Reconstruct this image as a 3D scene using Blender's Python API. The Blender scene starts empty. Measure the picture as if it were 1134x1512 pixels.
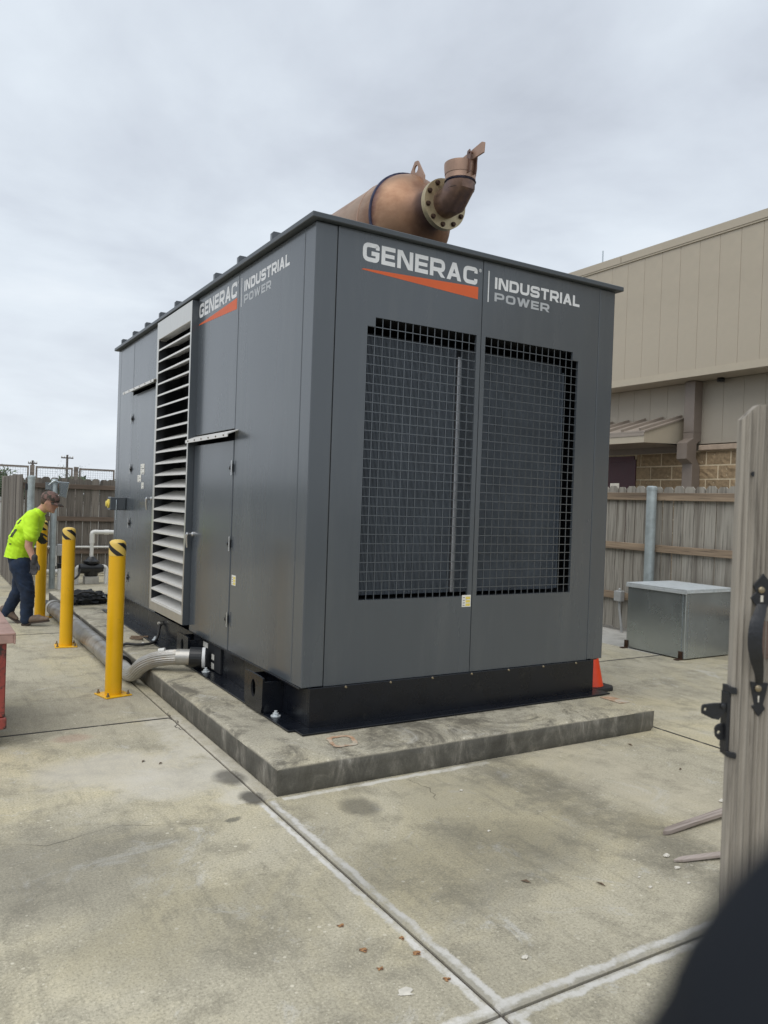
import bpy, bmesh, math, random
from mathutils import Vector, Matrix, noise as mnoise
random.seed(7)
S = bpy.context.scene
COL = S.collection
R = math.radians

# ------------------------------------------------------------------ camera
CAM = Vector((-2.045, -4.301, 1.56))
cam_d = bpy.data.cameras.new('camera')
cam = bpy.data.objects.new('camera', cam_d); COL.objects.link(cam)
yaw, pitch, roll = 0.54236, -0.01061, 0.03464
FW = Vector((math.sin(yaw)*math.cos(pitch), math.cos(yaw)*math.cos(pitch), math.sin(pitch)))
RT0 = Vector((math.cos(yaw), -math.sin(yaw), 0)); UP0 = RT0.cross(FW)
RT = math.cos(roll)*RT0 + math.sin(roll)*UP0
UP = math.cos(roll)*UP0 - math.sin(roll)*RT0
m = Matrix((RT, UP, -FW)).transposed().to_4x4(); m.translation = CAM
cam.matrix_world = m
cam_d.sensor_fit = 'HORIZONTAL'; cam_d.sensor_width = 36.0
cam_d.lens = 36.0*1150.8/1134.0
cam_d.clip_start = 0.01; cam_d.clip_end = 900
cam_d.dof.use_dof = True; cam_d.dof.focus_distance = 5.6; cam_d.dof.aperture_fstop = 9.0
S.camera = cam

# ------------------------------------------------------------------ world, sun, exposure
SUN_EL, SUN_AZ = R(58), R(-118)        # azimuth measured clockwise from +Y: the bright side is left of the generator
w = bpy.data.worlds.new('World'); S.world = w; w.use_nodes = True
nt = w.node_tree; nt.nodes.clear()
def N(t, typ, **k):
    n = t.nodes.new(typ)
    for a, b in k.items():
        if a.startswith('i_'):
            n.inputs[a[2:].replace('_', ' ')].default_value = b
        else: setattr(n, a, b)
    return n
def L(t, a, b): t.links.new(a, b)
def ramp(t, fac, stops, interp='LINEAR'):
    n = t.nodes.new('ShaderNodeValToRGB'); n.color_ramp.interpolation = interp
    el = n.color_ramp.elements
    while len(el) < len(stops): el.new(0.5)
    for e, (p, c) in zip(el, stops):
        e.position = p; e.color = (c if len(c) == 4 else (*c, 1)) if not isinstance(c, (int, float)) else (c, c, c, 1)
    if fac is not None: t.links.new(fac, n.inputs[0])
    return n
sky = N(nt, 'ShaderNodeTexSky'); sky.sky_type = 'NISHITA'; sky.sun_disc = False
sky.sun_elevation = SUN_EL; sky.sun_rotation = SUN_AZ; sky.dust_density = 3.0
bg1 = N(nt, 'ShaderNodeBackground'); bg1.inputs[1].default_value = 0.08
L(nt, sky.outputs[0], bg1.inputs[0])
tc = N(nt, 'ShaderNodeTexCoord')
sep = N(nt, 'ShaderNodeSeparateXYZ'); L(nt, tc.outputs['Generated'], sep.inputs[0])
zz = N(nt, 'ShaderNodeMath', operation='MAXIMUM'); L(nt, sep.outputs[2], zz.inputs[0]); zz.inputs[1].default_value = 0.0
za = N(nt, 'ShaderNodeMath', operation='ADD'); L(nt, zz.outputs[0], za.inputs[0]); za.inputs[1].default_value = 0.22
dx = N(nt, 'ShaderNodeMath', operation='DIVIDE'); L(nt, sep.outputs[0], dx.inputs[0]); L(nt, za.outputs[0], dx.inputs[1])
dy = N(nt, 'ShaderNodeMath', operation='DIVIDE'); L(nt, sep.outputs[1], dy.inputs[0]); L(nt, za.outputs[0], dy.inputs[1])
cmb = N(nt, 'ShaderNodeCombineXYZ'); L(nt, dx.outputs[0], cmb.inputs[0]); L(nt, dy.outputs[0], cmb.inputs[1])
na = N(nt, 'ShaderNodeTexNoise'); na.inputs['Scale'].default_value = 1.3; na.inputs['Detail'].default_value = 8; na.inputs['Roughness'].default_value = .53; na.inputs['Distortion'].default_value = .25
L(nt, cmb.outputs[0], na.inputs['Vector'])
nb = N(nt, 'ShaderNodeTexNoise'); nb.inputs['Scale'].default_value = 0.45; nb.inputs['Detail'].default_value = 3
L(nt, cmb.outputs[0], nb.inputs['Vector'])
mx = N(nt, 'ShaderNodeMath', operation='MULTIPLY_ADD'); L(nt, na.outputs[0], mx.inputs[0]); mx.inputs[1].default_value = .85
mb = N(nt, 'ShaderNodeMath', operation='MULTIPLY'); L(nt, nb.outputs[0], mb.inputs[0]); mb.inputs[1].default_value = .42
L(nt, mb.outputs[0], mx.inputs[2])
cr = ramp(nt, mx.outputs[0], [(.43, (.41, .445, .505)), (.55, (.525, .57, .635)), (.67, (.625, .68, .74)), (.82, (.74, .785, .825))])
hz = ramp(nt, sep.outputs[2], [(0.0, 1.0), (.28, 0.0)])
hzm = N(nt, 'ShaderNodeMath', operation='MULTIPLY'); L(nt, hz.outputs[0], hzm.inputs[0]); hzm.inputs[1].default_value = .6
hm = N(nt, 'ShaderNodeMixRGB'); L(nt, hzm.outputs[0], hm.inputs[0]); L(nt, cr.outputs[0], hm.inputs[1]); hm.inputs[2].default_value = (.70, .745, .79, 1)
bg2 = N(nt, 'ShaderNodeBackground'); bg2.inputs[1].default_value = 1.0; L(nt, hm.outputs[0], bg2.inputs[0])
mixw = N(nt, 'ShaderNodeMixShader'); mixw.inputs[0].default_value = .93
L(nt, bg1.outputs[0], mixw.inputs[1]); L(nt, bg2.outputs[0], mixw.inputs[2])
wo = N(nt, 'ShaderNodeOutputWorld'); L(nt, mixw.outputs[0], wo.inputs[0])

sd = bpy.data.lights.new('sun', 'SUN'); sd.energy = 1.4; sd.angle = R(60); sd.color = (1, .97, .92)
so = bpy.data.objects.new('sun', sd); COL.objects.link(so); so.location = (-6, -4, 12)
sun_dir = Vector((math.sin(SUN_AZ)*math.cos(SUN_EL), math.cos(SUN_AZ)*math.cos(SUN_EL), math.sin(SUN_EL)))
so.rotation_euler = sun_dir.to_track_quat('Z', 'Y').to_euler()
S.view_settings.view_transform = 'Standard'; S.view_settings.look = 'None'
S.view_settings.exposure = 0.36; S.view_settings.gamma = 1.0; S.view_settings.use_curve_mapping = False
S.render.engine = 'CYCLES'
S.cycles.max_bounces = 6

# ------------------------------------------------------------------ mesh helper
class MB:
    def __init__(s): s.v = []; s.f = []; s.mi = []
    def add(s, vs, fs, mi=0):
        b = len(s.v); s.v += [Vector(p) for p in vs]
        s.f += [[b+i for i in f] for f in fs]; s.mi += [mi]*len(fs); return s
    def box(s, x0, x1, y0, y1, z0, z1, mi=0):
        v = [(x0,y0,z0),(x1,y0,z0),(x1,y1,z0),(x0,y1,z0),(x0,y0,z1),(x1,y0,z1),(x1,y1,z1),(x0,y1,z1)]
        return s.add(v, [(0,3,2,1),(4,5,6,7),(0,1,5,4),(1,2,6,5),(2,3,7,6),(3,0,4,7)], mi)
    def obox(s, o, u, v, w_, mi=0):
        o, u, v, w_ = map(Vector, (o, u, v, w_))
        p = [o, o+u, o+u+v, o+v]; q = [a+w_ for a in p]
        return s.add(p+q, [(0,3,2,1),(4,5,6,7),(0,1,5,4),(1,2,6,5),(2,3,7,6),(3,0,4,7)], mi)
    def prism(s, poly, o, u, v, d, mi=0):
        """2-D outline in the plane (u, v) at o, pushed along the vector d"""
        o, u, v, d = map(Vector, (o, u, v, d)); n = len(poly)
        a = [o+u*p+v*q for p, q in poly]; b = [p+d for p in a]
        fs = [list(range(n))[::-1], list(range(n, 2*n))]
        fs += [(i, (i+1) % n, n+(i+1) % n, n+i) for i in range(n)]
        return s.add(a+b, fs, mi)
    def ring(s, rings, mi=0, cap=True, close=False):
        b = len(s.v); n = len(rings[0])
        for r in rings: s.v += [Vector(p) for p in r]
        k = len(rings)
        for j in range(k if close else k-1):
            j2 = (j+1) % k
            for i in range(n):
                s.f.append([b+j*n+i, b+j*n+(i+1) % n, b+j2*n+(i+1) % n, b+j2*n+i]); s.mi.append(mi)
        if cap and not close:
            s.f.append([b+i for i in range(n)][::-1]); s.mi.append(mi)
            s.f.append([b+(k-1)*n+i for i in range(n)]); s.mi.append(mi)
        return s
    def tube(s, pts, r, n=12, mi=0, cap=True):
        pts = [Vector(p) for p in pts]; rr = r if isinstance(r, (list, tuple)) else [r]*len(pts)
        rings = []; ref = None
        for i, p in enumerate(pts):
            a = pts[max(i-1, 0)]; b = pts[min(i+1, len(pts)-1)]
            t = (b-a).normalized()
            if ref is None:
                ref = Vector((0,0,1)) if abs(t.z) < .9 else Vector((1,0,0))
            x = (ref-t*ref.dot(t)).normalized(); y = t.cross(x); ref = x
            rings.append([p+(x*math.cos(k*2*math.pi/n)+y*math.sin(k*2*math.pi/n))*rr[i] for k in range(n)])
        return s.ring(rings, mi, cap)
    def lathe(s, prof, c, ax, n=24, mi=0, cap=True):
        c = Vector(c); ax = Vector(ax).normalized()
        x = Vector((0,0,1)) if abs(ax.z) < .9 else Vector((1,0,0))
        x = (x-ax*x.dot(ax)).normalized(); y = ax.cross(x)
        rings = [[c+ax*h+(x*math.cos(k*2*math.pi/n)+y*math.sin(k*2*math.pi/n))*r for k in range(n)] for r, h in prof]
        return s.ring(rings, mi, cap)
    def ball(s, c, r, n=14, mi=0, axes=None):
        c = Vector(c); r = r if isinstance(r, (tuple, list)) else (r, r, r)
        ax = axes or (Vector((1,0,0)), Vector((0,1,0)), Vector((0,0,1)))
        rings = []
        for j in range(1, n):
            t = math.pi*j/n
            rings.append([c+ax[0]*(r[0]*math.sin(t)*math.cos(k*2*math.pi/n))+ax[1]*(r[1]*math.sin(t)*math.sin(k*2*math.pi/n))+ax[2]*(r[2]*math.cos(t)) for k in range(n)])
        return s.ring(rings, mi)
    def build(s, name, mats, parent=None, bevel=0, smooth=False, origin=None, seg=1, angle=35, fix=True):
        if not isinstance(mats, (list, tuple)): mats = [mats]
        xs = [p.x for p in s.v]; ys = [p.y for p in s.v]; zs = [p.z for p in s.v]
        o = Vector(origin) if origin is not None else Vector(((min(xs)+max(xs))/2, (min(ys)+max(ys))/2, min(zs)))
        me = bpy.data.meshes.new(name)
        me.from_pydata([tuple(p-o) for p in s.v], [], s.f)
        for m_ in mats: me.materials.append(m_)
        me.polygons.foreach_set('material_index', s.mi)
        if fix or bevel:
            bm = bmesh.new(); bm.from_mesh(me)
            if fix: bmesh.ops.recalc_face_normals(bm, faces=bm.faces)
            if bevel:
                es = [e for e in bm.edges if len(e.link_faces) == 2 and e.calc_face_angle(0) > R(angle)]
                bmesh.ops.bevel(bm, geom=es, offset=bevel, segments=seg, affect='EDGES', profile=.5, clamp_overlap=True)
            bm.to_mesh(me); bm.free()
        if smooth:
            me.polygons.foreach_set('use_smooth', [True]*len(me.polygons))
            try: me.set_sharp_from_angle(angle=R(40))
            except Exception: pass
        ob = bpy.data.objects.new(name, me); COL.objects.link(ob)
        place(ob, o, parent)
        return ob
WL = {}
def place(ob, o, parent):
    o = Vector(o); WL[ob.name] = o
    if parent is not None:
        ob.parent = parent; ob.location = o-WL[parent.name]
    else: ob.location = o
def tag(ob, label=None, cat=None, group=None, kind=None):
    if label: ob['label'] = label
    if cat: ob['category'] = cat
    if group: ob['group'] = group
    if kind: ob['kind'] = kind
    return ob
def thing(name, loc, label, cat, group=None):
    o = bpy.data.objects.new(name, None); COL.objects.link(o); o.empty_display_size = .1
    place(o, loc, None); return tag(o, label, cat, group)
def B(x0, x1, y0, y1, z0, z1): return MB().box(x0, x1, y0, y1, z0, z1)
def dup(src, loc, parent=None, rot=None, scale=None):
    """a copy sharing mesh data, standing at world loc"""
    c = src.copy(); COL.objects.link(c); place(c, loc, parent)
    if rot is not None: c.rotation_euler = rot
    if scale is not None: c.scale = scale
    for ch in src.children:
        d = ch.copy(); COL.objects.link(d); d.parent = c; WL[d.name] = Vector(loc)+ch.location
        for g in ch.children:
            e = g.copy(); COL.objects.link(e); e.parent = d; WL[e.name] = WL[d.name]+g.location
    return c

# ------------------------------------------------------------------ materials
MATS = {}
def mat(name, color, rough=.5, metal=0, vary=.12, scale=8, bump=0, bscale=60, spec=.5, coat=0, tint=0, dirt=None, dscale=3, dlo=.5, dhi=.7, streak=None):
    mt = bpy.data.materials.new(name); mt.use_nodes = True; t = mt.node_tree
    b = t.nodes['Principled BSDF']
    b.inputs['Roughness'].default_value = rough; b.inputs['Metallic'].default_value = metal
    b.inputs['Specular IOR Level'].default_value = spec; b.inputs['Coat Weight'].default_value = coat; b.inputs['Coat Roughness'].default_value = .12
    tcn = N(t, 'ShaderNodeTexCoord'); vec = tcn.outputs['Object']
    if tint:
        oi = N(t, 'ShaderNodeObjectInfo'); ad = N(t, 'ShaderNodeVectorMath', operation='ADD')
        sc = N(t, 'ShaderNodeMath', operation='MULTIPLY'); sc.inputs[1].default_value = 37.0
        L(t, oi.outputs['Random'], sc.inputs[0]); L(t, vec, ad.inputs[0]); L(t, sc.outputs[0], ad.inputs[1]); vec = ad.outputs[0]
    if streak:
        mp = N(t, 'ShaderNodeMapping'); mp.inputs['Scale'].default_value = streak; L(t, vec, mp.inputs[0]); nvec = mp.outputs[0]
    else: nvec = vec
    n = N(t, 'ShaderNodeTexNoise'); n.inputs['Scale'].default_value = scale; n.inputs['Detail'].default_value = 6; n.inputs['Roughness'].default_value = .6
    L(t, nvec, n.inputs['Vector'])
    c = Vector(color)
    lo = tuple(c*(1-vary*2)); hi = tuple(c*(1+vary*2))
    r_ = ramp(t, n.outputs[0], [(.25, lo), (.75, hi)]); out = r_.outputs[0]
    if tint:
        hsv = N(t, 'ShaderNodeHueSaturation'); mr = N(t, 'ShaderNodeMapRange'); mr.inputs['To Min'].default_value = 1-tint; mr.inputs['To Max'].default_value = 1+tint
        L(t, oi.outputs['Random'], mr.inputs[0]); L(t, mr.outputs[0], hsv.inputs['Value']); L(t, out, hsv.inputs['Color']); out = hsv.outputs[0]
    if dirt:
        n2 = N(t, 'ShaderNodeTexNoise'); n2.inputs['Scale'].default_value = dscale; n2.inputs['Detail'].default_value = 8; n2.inputs['Roughness'].default_value = .65
        L(t, nvec, n2.inputs['Vector'])
        r2 = ramp(t, n2.outputs[0], [(dlo, 0.0), (dhi, 1.0)])
        mxn = N(t, 'ShaderNodeMixRGB'); L(t, r2.outputs[0], mxn.inputs[0]); L(t, out, mxn.inputs[1]); mxn.inputs[2].default_value = (*dirt, 1); out = mxn.outputs[0]
    L(t, out, b.inputs['Base Color'])
    if bump:
        n3 = N(t, 'ShaderNodeTexNoise'); n3.inputs['Scale'].default_value = bscale; n3.inputs['Detail'].default_value = 4; L(t, nvec, n3.inputs['Vector'])
        bp = N(t, 'ShaderNodeBump'); bp.inputs['Strength'].default_value = bump; bp.inputs['Distance'].default_value = .01
        L(t, n3.outputs[0], bp.inputs['Height']); L(t, bp.outputs[0], b.inputs['Normal'])
    rr = ramp(t, n.outputs[0], [(.3, max(rough-.04, .03)), (.7, min(rough+.05, 1))]); L(t, rr.outputs[0], b.inputs['Roughness'])
    MATS[name] = mt; return mt

def wood(name, base, dark, stain=None, gscale=1.0, tint=.22, across='x', grain=.55):
    """weathered timber; grain runs along local Z (or X for rails)"""
    mt = bpy.data.materials.new(name); mt.use_nodes = True; t = mt.node_tree; b = t.nodes['Principled BSDF']
    b.inputs['Roughness'].default_value = .85; b.inputs['Specular IOR Level'].default_value = .25
    tcn = N(t, 'ShaderNodeTexCoord'); oi = N(t, 'ShaderNodeObjectInfo')
    sc = N(t, 'ShaderNodeMath', operation='MULTIPLY'); sc.inputs[1].default_value = 53.0; L(t, oi.outputs['Random'], sc.inputs[0])
    ad = N(t, 'ShaderNodeVectorMath', operation='ADD'); L(t, tcn.outputs['Object'], ad.inputs[0]); L(t, sc.outputs[0], ad.inputs[1])
    mp = N(t, 'ShaderNodeMapping')
    mp.inputs['Scale'].default_value = {'z': (1, 1, .05), 'x': (.05, 1, 1), 'y': (1, .05, 1)}[across]
    L(t, ad.outputs[0], mp.inputs[0])
    n = N(t, 'ShaderNodeTexNoise'); n.inputs['Scale'].default_value = 46*gscale; n.inputs['Detail'].default_value = 6; n.inputs['Roughness'].default_value = .6; n.inputs['Distortion'].default_value = .3
    L(t, mp.outputs[0], n.inputs['Vector'])
    r1 = ramp(t, n.outputs[0], [(.28, dark), (.46, base), (.72, tuple(min(1, k*1.28) for k in base))])
    hsv = N(t, 'ShaderNodeHueSaturation'); mr = N(t, 'ShaderNodeMapRange'); mr.inputs['To Min'].default_value = 1-tint; mr.inputs['To Max'].default_value = 1+tint
    L(t, oi.outputs['Random'], mr.inputs[0]); L(t, mr.outputs[0], hsv.inputs['Value']); L(t, r1.outputs[0], hsv.inputs['Color']); out = hsv.outputs[0]
    n2 = N(t, 'ShaderNodeTexNoise'); n2.inputs['Scale'].default_value = 7*gscale; n2.inputs['Detail'].default_value = 4; L(t, mp.outputs[0], n2.inputs['Vector'])
    r2 = ramp(t, n2.outputs[0], [(.5, 0.0), (.68, .75)])
    mxn = N(t, 'ShaderNodeMixRGB'); L(t, r2.outputs[0], mxn.inputs[0]); L(t, out, mxn.inputs[1]); mxn.inputs[2].default_value = (*(stain or dark), 1)
    # knots
    vo = N(t, 'ShaderNodeTexVoronoi'); vo.inputs['Scale'].default_value = 2.6*gscale; L(t, ad.outputs[0], vo.inputs['Vector'])
    rk = ramp(t, vo.outputs['Distance'], [(.03, 1.0), (.075, 0.0)])
    mk = N(t, 'ShaderNodeMixRGB'); L(t, rk.outputs[0], mk.inputs[0]); L(t, mxn.outputs[0], mk.inputs[1]); mk.inputs[2].default_value = (dark[0]*.55, dark[1]*.45, dark[2]*.42, 1)
    L(t, mk.outputs[0], b.inputs['Base Color'])
    bp = N(t, 'ShaderNodeBump'); bp.inputs['Strength'].default_value = grain; bp.inputs['Distance'].default_value = .004
    L(t, n.outputs[0], bp.inputs['Height']); L(t, bp.outputs[0], b.inputs['Normal'])
    MATS[name] = mt; return mt

def concrete(name, base, side=False, tint=.06):
    mt = bpy.data.materials.new(name); mt.use_nodes = True; t = mt.node_tree; b = t.nodes['Principled BSDF']
    b.inputs['Roughness'].default_value = .82; b.inputs['Specular IOR Level'].default_value = .35
    g = N(t, 'ShaderNodeNewGeometry'); P = g.outputs['Position']
    def nz(sc, det=6, vec=P, rgh=.6, dist=0):
        n = N(t, 'ShaderNodeTexNoise'); n.inputs['Scale'].default_value = sc; n.inputs['Detail'].default_value = det; n.inputs['Roughness'].default_value = rgh; n.inputs['Distortion'].default_value = dist
        L(t, vec, n.inputs['Vector']); return n.outputs[0]
    def mixc(f, a, c, mode='MIX'):
        m_ = N(t, 'ShaderNodeMixRGB', blend_type=mode); L(t, f, m_.inputs[0]); L(t, a, m_.inputs[1])
        if isinstance(c, tuple): m_.inputs[2].default_value = (*c, 1)
        else: L(t, c, m_.inputs[2])
        return m_.outputs[0]
    def mth(op, a, c):
        m_ = N(t, 'ShaderNodeMath', operation=op)
        for i, q in enumerate((a, c)):
            if q is None: continue
            if isinstance(q, (int, float)): m_.inputs[i].default_value = q
            else: L(t, q, m_.inputs[i])
        return m_.outputs[0]
    c = Vector(base)
    out = ramp(t, nz(.9, 10, rgh=.68, dist=.5), [(.3, tuple(c*.76)), (.5, tuple(c)), (.68, tuple(c*1.18))]).outputs[0]
    warm = tuple(a*b_ for a, b_ in zip(c*1.2, (1.05, 1.0, .83)))
    out = mixc(ramp(t, nz(.6, 9, rgh=.66, dist=1.0), [(.46, 0.0), (.62, .6)]).outputs[0], out, warm)
    # crisp-edged dark mottling at hand size
    out = mixc(ramp(t, nz(3.2, 12, rgh=.76, dist=.3), [(.50, 0.0), (.62, .62)]).outputs[0], out, tuple(c*.50))
    out = mixc(ramp(t, nz(1.4, 12, rgh=.78, dist=.6), [(.52, 0.0), (.66, .55)]).outputs[0], out, tuple(c*.56))
    # drag and broom streaks
    mp = N(t, 'ShaderNodeMapping'); mp.inputs['Scale'].default_value = (9.0, .9, 1) if not side else (6, 6, .5); mp.inputs['Rotation'].default_value = (0, 0, R(-14) if not side else 0); L(t, P, mp.inputs[0])
    st = nz(1.6, 9, mp.outputs[0], .72)
    out = mixc(ramp(t, st, [(.53, 0.0), (.68, .5)]).outputs[0], out, tuple(c*.52))
    out = mixc(ramp(t, st, [(.30, .4), (.42, 0.0)]).outputs[0], out, tuple(c*1.35))
    out = mixc(ramp(t, nz(2.7, 12, rgh=.78, dist=.9), [(.57, 0.0), (.66, .6)]).outputs[0], out, tuple(Vector((1.42, 1.40, 1.32))*c.length/1.732))
    # sand grain and pale aggregate
    gr = nz(95, 6, rgh=.85)
    out = mixc(ramp(t, gr, [(.36, .8), (.49, 0.0)]).outputs[0], out, tuple(c*.36))
    out = mixc(ramp(t, gr, [(.54, 0.0), (.66, .55)]).outputs[0], out, tuple(c*1.7))
    for vs_, lo_, am_ in ((26, .5, .85), (60, .55, .7)):
        vo = N(t, 'ShaderNodeTexVoronoi'); vo.inputs['Scale'].default_value = vs_; vo.inputs['Randomness'].default_value = 1; L(t, P, vo.inputs['Vector'])
        vr = N(t, 'ShaderNodeSeparateColor'); L(t, vo.outputs['Color'], vr.inputs[0])
        sz_ = mth('MULTIPLY', vr.outputs[1], .22)
        sp = mth('MULTIPLY', mth('LESS_THAN', vo.outputs['Distance'], sz_), ramp(t, vr.outputs[0], [(lo_, 0.0), (.8, am_)]).outputs[0])
        out = mixc(sp, out, (.60, .56, .45))
    sx = N(t, 'ShaderNodeSeparateXYZ'); L(t, P, sx.inputs[0]); X, Y = sx.outputs[0], sx.outputs[1]
    wob = mth('MULTIPLY', mth('SUBTRACT', nz(8, 10, rgh=.8), .5), .11)
    wob2 = mth('MULTIPLY', mth('SUBTRACT', nz(2.6, 10, rgh=.75), .5), .55)
    patch = ramp(t, nz(4.5, 10, rgh=.8), [(.38, .12), (.52, 1.0)]).outputs[0]
    if not side:
        def band(coord, at, width, lo, hi, other, col, amt, wb=wob):
            d = mth('ABSOLUTE', mth('ADD', mth('SUBTRACT', coord, at), wb), None)
            f = mth('MULTIPLY', ramp(t, d, [(width*.5, amt), (width, 0.0)]).outputs[0], patch)
            inside = mth('MULTIPLY', mth('GREATER_THAN', other, lo), mth('LESS_THAN', other, hi))
            return mixc(mth('MULTIPLY', f, inside), o_[0], col)
        o_ = [out]
        # washed-out cement beside the joints and along the foot of the plinth
        for crd, at, lo, hi, oth in ((X, -.455, -4.2, -.58, Y), (Y, -2.47, -3, 3, X)):
            o_[0] = band(crd, at, .050, lo, hi, oth, (.35, .335, .29), .7, mth('MULTIPLY', wob, .9))
            o_[0] = band(crd, at-.032, .017, lo, hi, oth, (.60, .585, .55), .9, mth('MULTIPLY', wob, .75))
            o_[0] = band(crd, at+.034, .019, lo, hi, oth, (.60, .585, .55), .9, mth('MULTIPLY', wob, .75))
        o_[0] = band(Y, -.585, .026, -.36, 1.0, X, (.66, .64, .58), .95, mth('MULTIPLY', wob, .9))
        o_[0] = band(X, -.50, .20, -.55, 1.2, Y, (.56, .53, .46), .6, wob2)
        # worn dark track and the lighter, cleaner strip right of it
        o_[0] = band(X, 1.02, .24, -2.4, -.55, Y, (.10, .092, .072), .45, wob2)
        o_[0] = band(X, 1.60, .42, -2.6, .3, Y, (.52, .47, .36), .45, wob2)
        def blot(cx, cy, rx, ry, col, amt):
            wb_ = wob2 if rx > .2 else wob
            a = mth('POWER', mth('DIVIDE', mth('SUBTRACT', mth('ADD', X, wb_), cx), rx), 2.0)
            bq = mth('POWER', mth('DIVIDE', mth('SUBTRACT', mth('ADD', Y, wb_), cy), ry), 2.0)
            f = ramp(t, mth('ADD', a, bq), [(.3, amt), (1.0, 0.0)]).outputs[0]
            o_[0] = mixc(f, o_[0], col)
        blot(-.50, -.16, .10, .15, (.06, .056, .05), .75)
        blot(-.50, -.50, .075, .12, (.06, .056, .05), .85)
        blot(-1.05, .25, .5, .35, (.52, .49, .43), .55)
        blot(-.85, -.1, .3, .3, (.55, .52, .46), .5)
        blot(.05, -1.6, .75, .45, (.10, .095, .075), .33)
        blot(.6, -1.2, .6, .7, (.10, .095, .075), .25)
        blot(-.05, -.85, .12, .16, (.08, .075, .06), .6)
        blot(-1.6, -.9, .8, .5, (.11, .105, .09), .4)
        blot(-1.1, -1.55, .6, .4, (.10, .095, .075), .3)
        blot(-.685, -.72, .045, .03, (.08, .08, .07), .7)
        blot(-1.15, .93, .14, .10, (.35, .16, .12), .3)
        blot(.45, -.85, .3, .25, (.42, .385, .29), .35)
        out = o_[0]
    else:
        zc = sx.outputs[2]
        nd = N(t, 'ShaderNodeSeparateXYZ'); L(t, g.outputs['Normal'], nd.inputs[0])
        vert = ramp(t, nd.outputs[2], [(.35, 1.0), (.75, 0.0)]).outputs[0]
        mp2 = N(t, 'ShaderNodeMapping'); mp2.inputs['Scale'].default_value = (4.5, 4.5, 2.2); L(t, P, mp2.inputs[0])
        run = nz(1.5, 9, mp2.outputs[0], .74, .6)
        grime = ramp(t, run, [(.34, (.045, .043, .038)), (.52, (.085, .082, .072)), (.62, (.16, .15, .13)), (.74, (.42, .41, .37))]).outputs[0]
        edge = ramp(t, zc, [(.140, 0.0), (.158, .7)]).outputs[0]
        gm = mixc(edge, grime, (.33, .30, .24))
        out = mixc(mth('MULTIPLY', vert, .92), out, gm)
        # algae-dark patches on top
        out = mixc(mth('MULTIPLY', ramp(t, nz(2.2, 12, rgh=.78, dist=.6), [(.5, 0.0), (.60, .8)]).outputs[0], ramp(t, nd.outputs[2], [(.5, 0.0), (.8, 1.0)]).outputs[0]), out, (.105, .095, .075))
    oi = N(t, 'ShaderNodeObjectInfo'); mr = N(t, 'ShaderNodeMapRange'); mr.inputs['To Min'].default_value = 1-tint; mr.inputs['To Max'].default_value = 1+tint
    hs = N(t, 'ShaderNodeHueSaturation'); L(t, oi.outputs['Random'], mr.inputs[0]); L(t, mr.outputs[0], hs.inputs['Value']); L(t, out, hs.inputs['Color'])
    L(t, hs.outputs[0], b.inputs['Base Color'])
    bp = N(t, 'ShaderNodeBump'); bp.inputs['Strength'].default_value = .35; bp.inputs['Distance'].default_value = .004
    hsum = mth('ADD', nz(120, 4), mth('MULTIPLY', nz(9, 6), 1.5)); L(t, hsum, bp.inputs['Height']); L(t, bp.outputs[0], b.inputs['Normal'])
    MATS[name] = mt; return mt

M_slab = concrete('yard concrete', (.435, .40, .305))
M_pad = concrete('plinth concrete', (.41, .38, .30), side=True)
M_newslab = mat('pale concrete', (.44, .43, .40), .85, vary=.1, scale=4, bump=.3, bscale=90, dirt=(.28, .27, .24), dscale=3)
M_joint = mat('joint filler', (.07, .06, .052), .8, vary=.25, scale=20, dirt=(.22, .2, .17), dscale=9, dlo=.6, dhi=.7)
M_sealant = mat('dark joint sealant', (.035, .032, .028), .7, vary=.3, scale=12, dirt=(.20, .185, .15), dscale=6, dlo=.55, dhi=.62)
M_field = mat('asphalt and earth', (.20, .19, .16), .9, vary=.15, scale=.6)
M_grey = mat('grey enclosure paint', (.066, .077, .089), .25, vary=.03, scale=1.3, spec=.6, coat=.3, streak=(2.2, 2.2, .35), dirt=(.095, .105, .112), dscale=2.2, dlo=.50, dhi=.95)
M_grey2 = mat('grey roof paint', (.060, .070, .080), .38, vary=.05, scale=2)
M_black = mat('black steel paint', (.0055, .007, .011), .27, vary=.15, scale=5, spec=.4, dirt=(.03, .03, .028), dscale=7, dlo=.62, dhi=.85)
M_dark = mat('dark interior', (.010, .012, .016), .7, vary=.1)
M_core = mat('radiator fins', (.088, .105, .128), .42, metal=.2, vary=.12, scale=4)
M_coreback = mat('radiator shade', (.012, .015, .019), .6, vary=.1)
M_alu = mat('mill aluminium', (.62, .605, .57), .33, metal=.85, vary=.05, scale=6, streak=(1, 6, 1), dirt=(.45, .42, .37), dscale=6, dlo=.6, dhi=.85)
M_slat = mat('louvre slat aluminium', (.70, .69, .665), .4, metal=.25, vary=.04, scale=6, streak=(1, 6, 1))
M_bright = mat('bright aluminium', (.42, .43, .45), .35, metal=.8, vary=.1, scale=10)
M_chrome = mat('satin chrome', (.6, .6, .6), .25, metal=.9, vary=.05)
M_white = mat('white vinyl letters', (.70, .71, .72), .45, vary=.03)
M_lgrey = mat('light grey vinyl letters', (.42, .44, .46), .45, vary=.03)
M_orange = mat('orange vinyl swoosh', (.62, .105, .022), .45, vary=.03)
M_label = mat('white label print', (.72, .71, .66), .5, vary=.08, scale=30)
M_yprint = mat('yellow label print', (.75, .60, .12), .5, vary=.05)
M_kprint = mat('dark label print', (.12, .12, .12), .6, vary=.05)
M_yellow = mat('yellow bollard sleeve', (.76, .42, .004), .38, vary=.05, scale=3, dirt=(.30, .19, .03), dscale=9, dlo=.62, dhi=.74)
M_yellow2 = mat('yellow bollard cap tape', (.68, .47, .10), .4, vary=.05)
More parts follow.
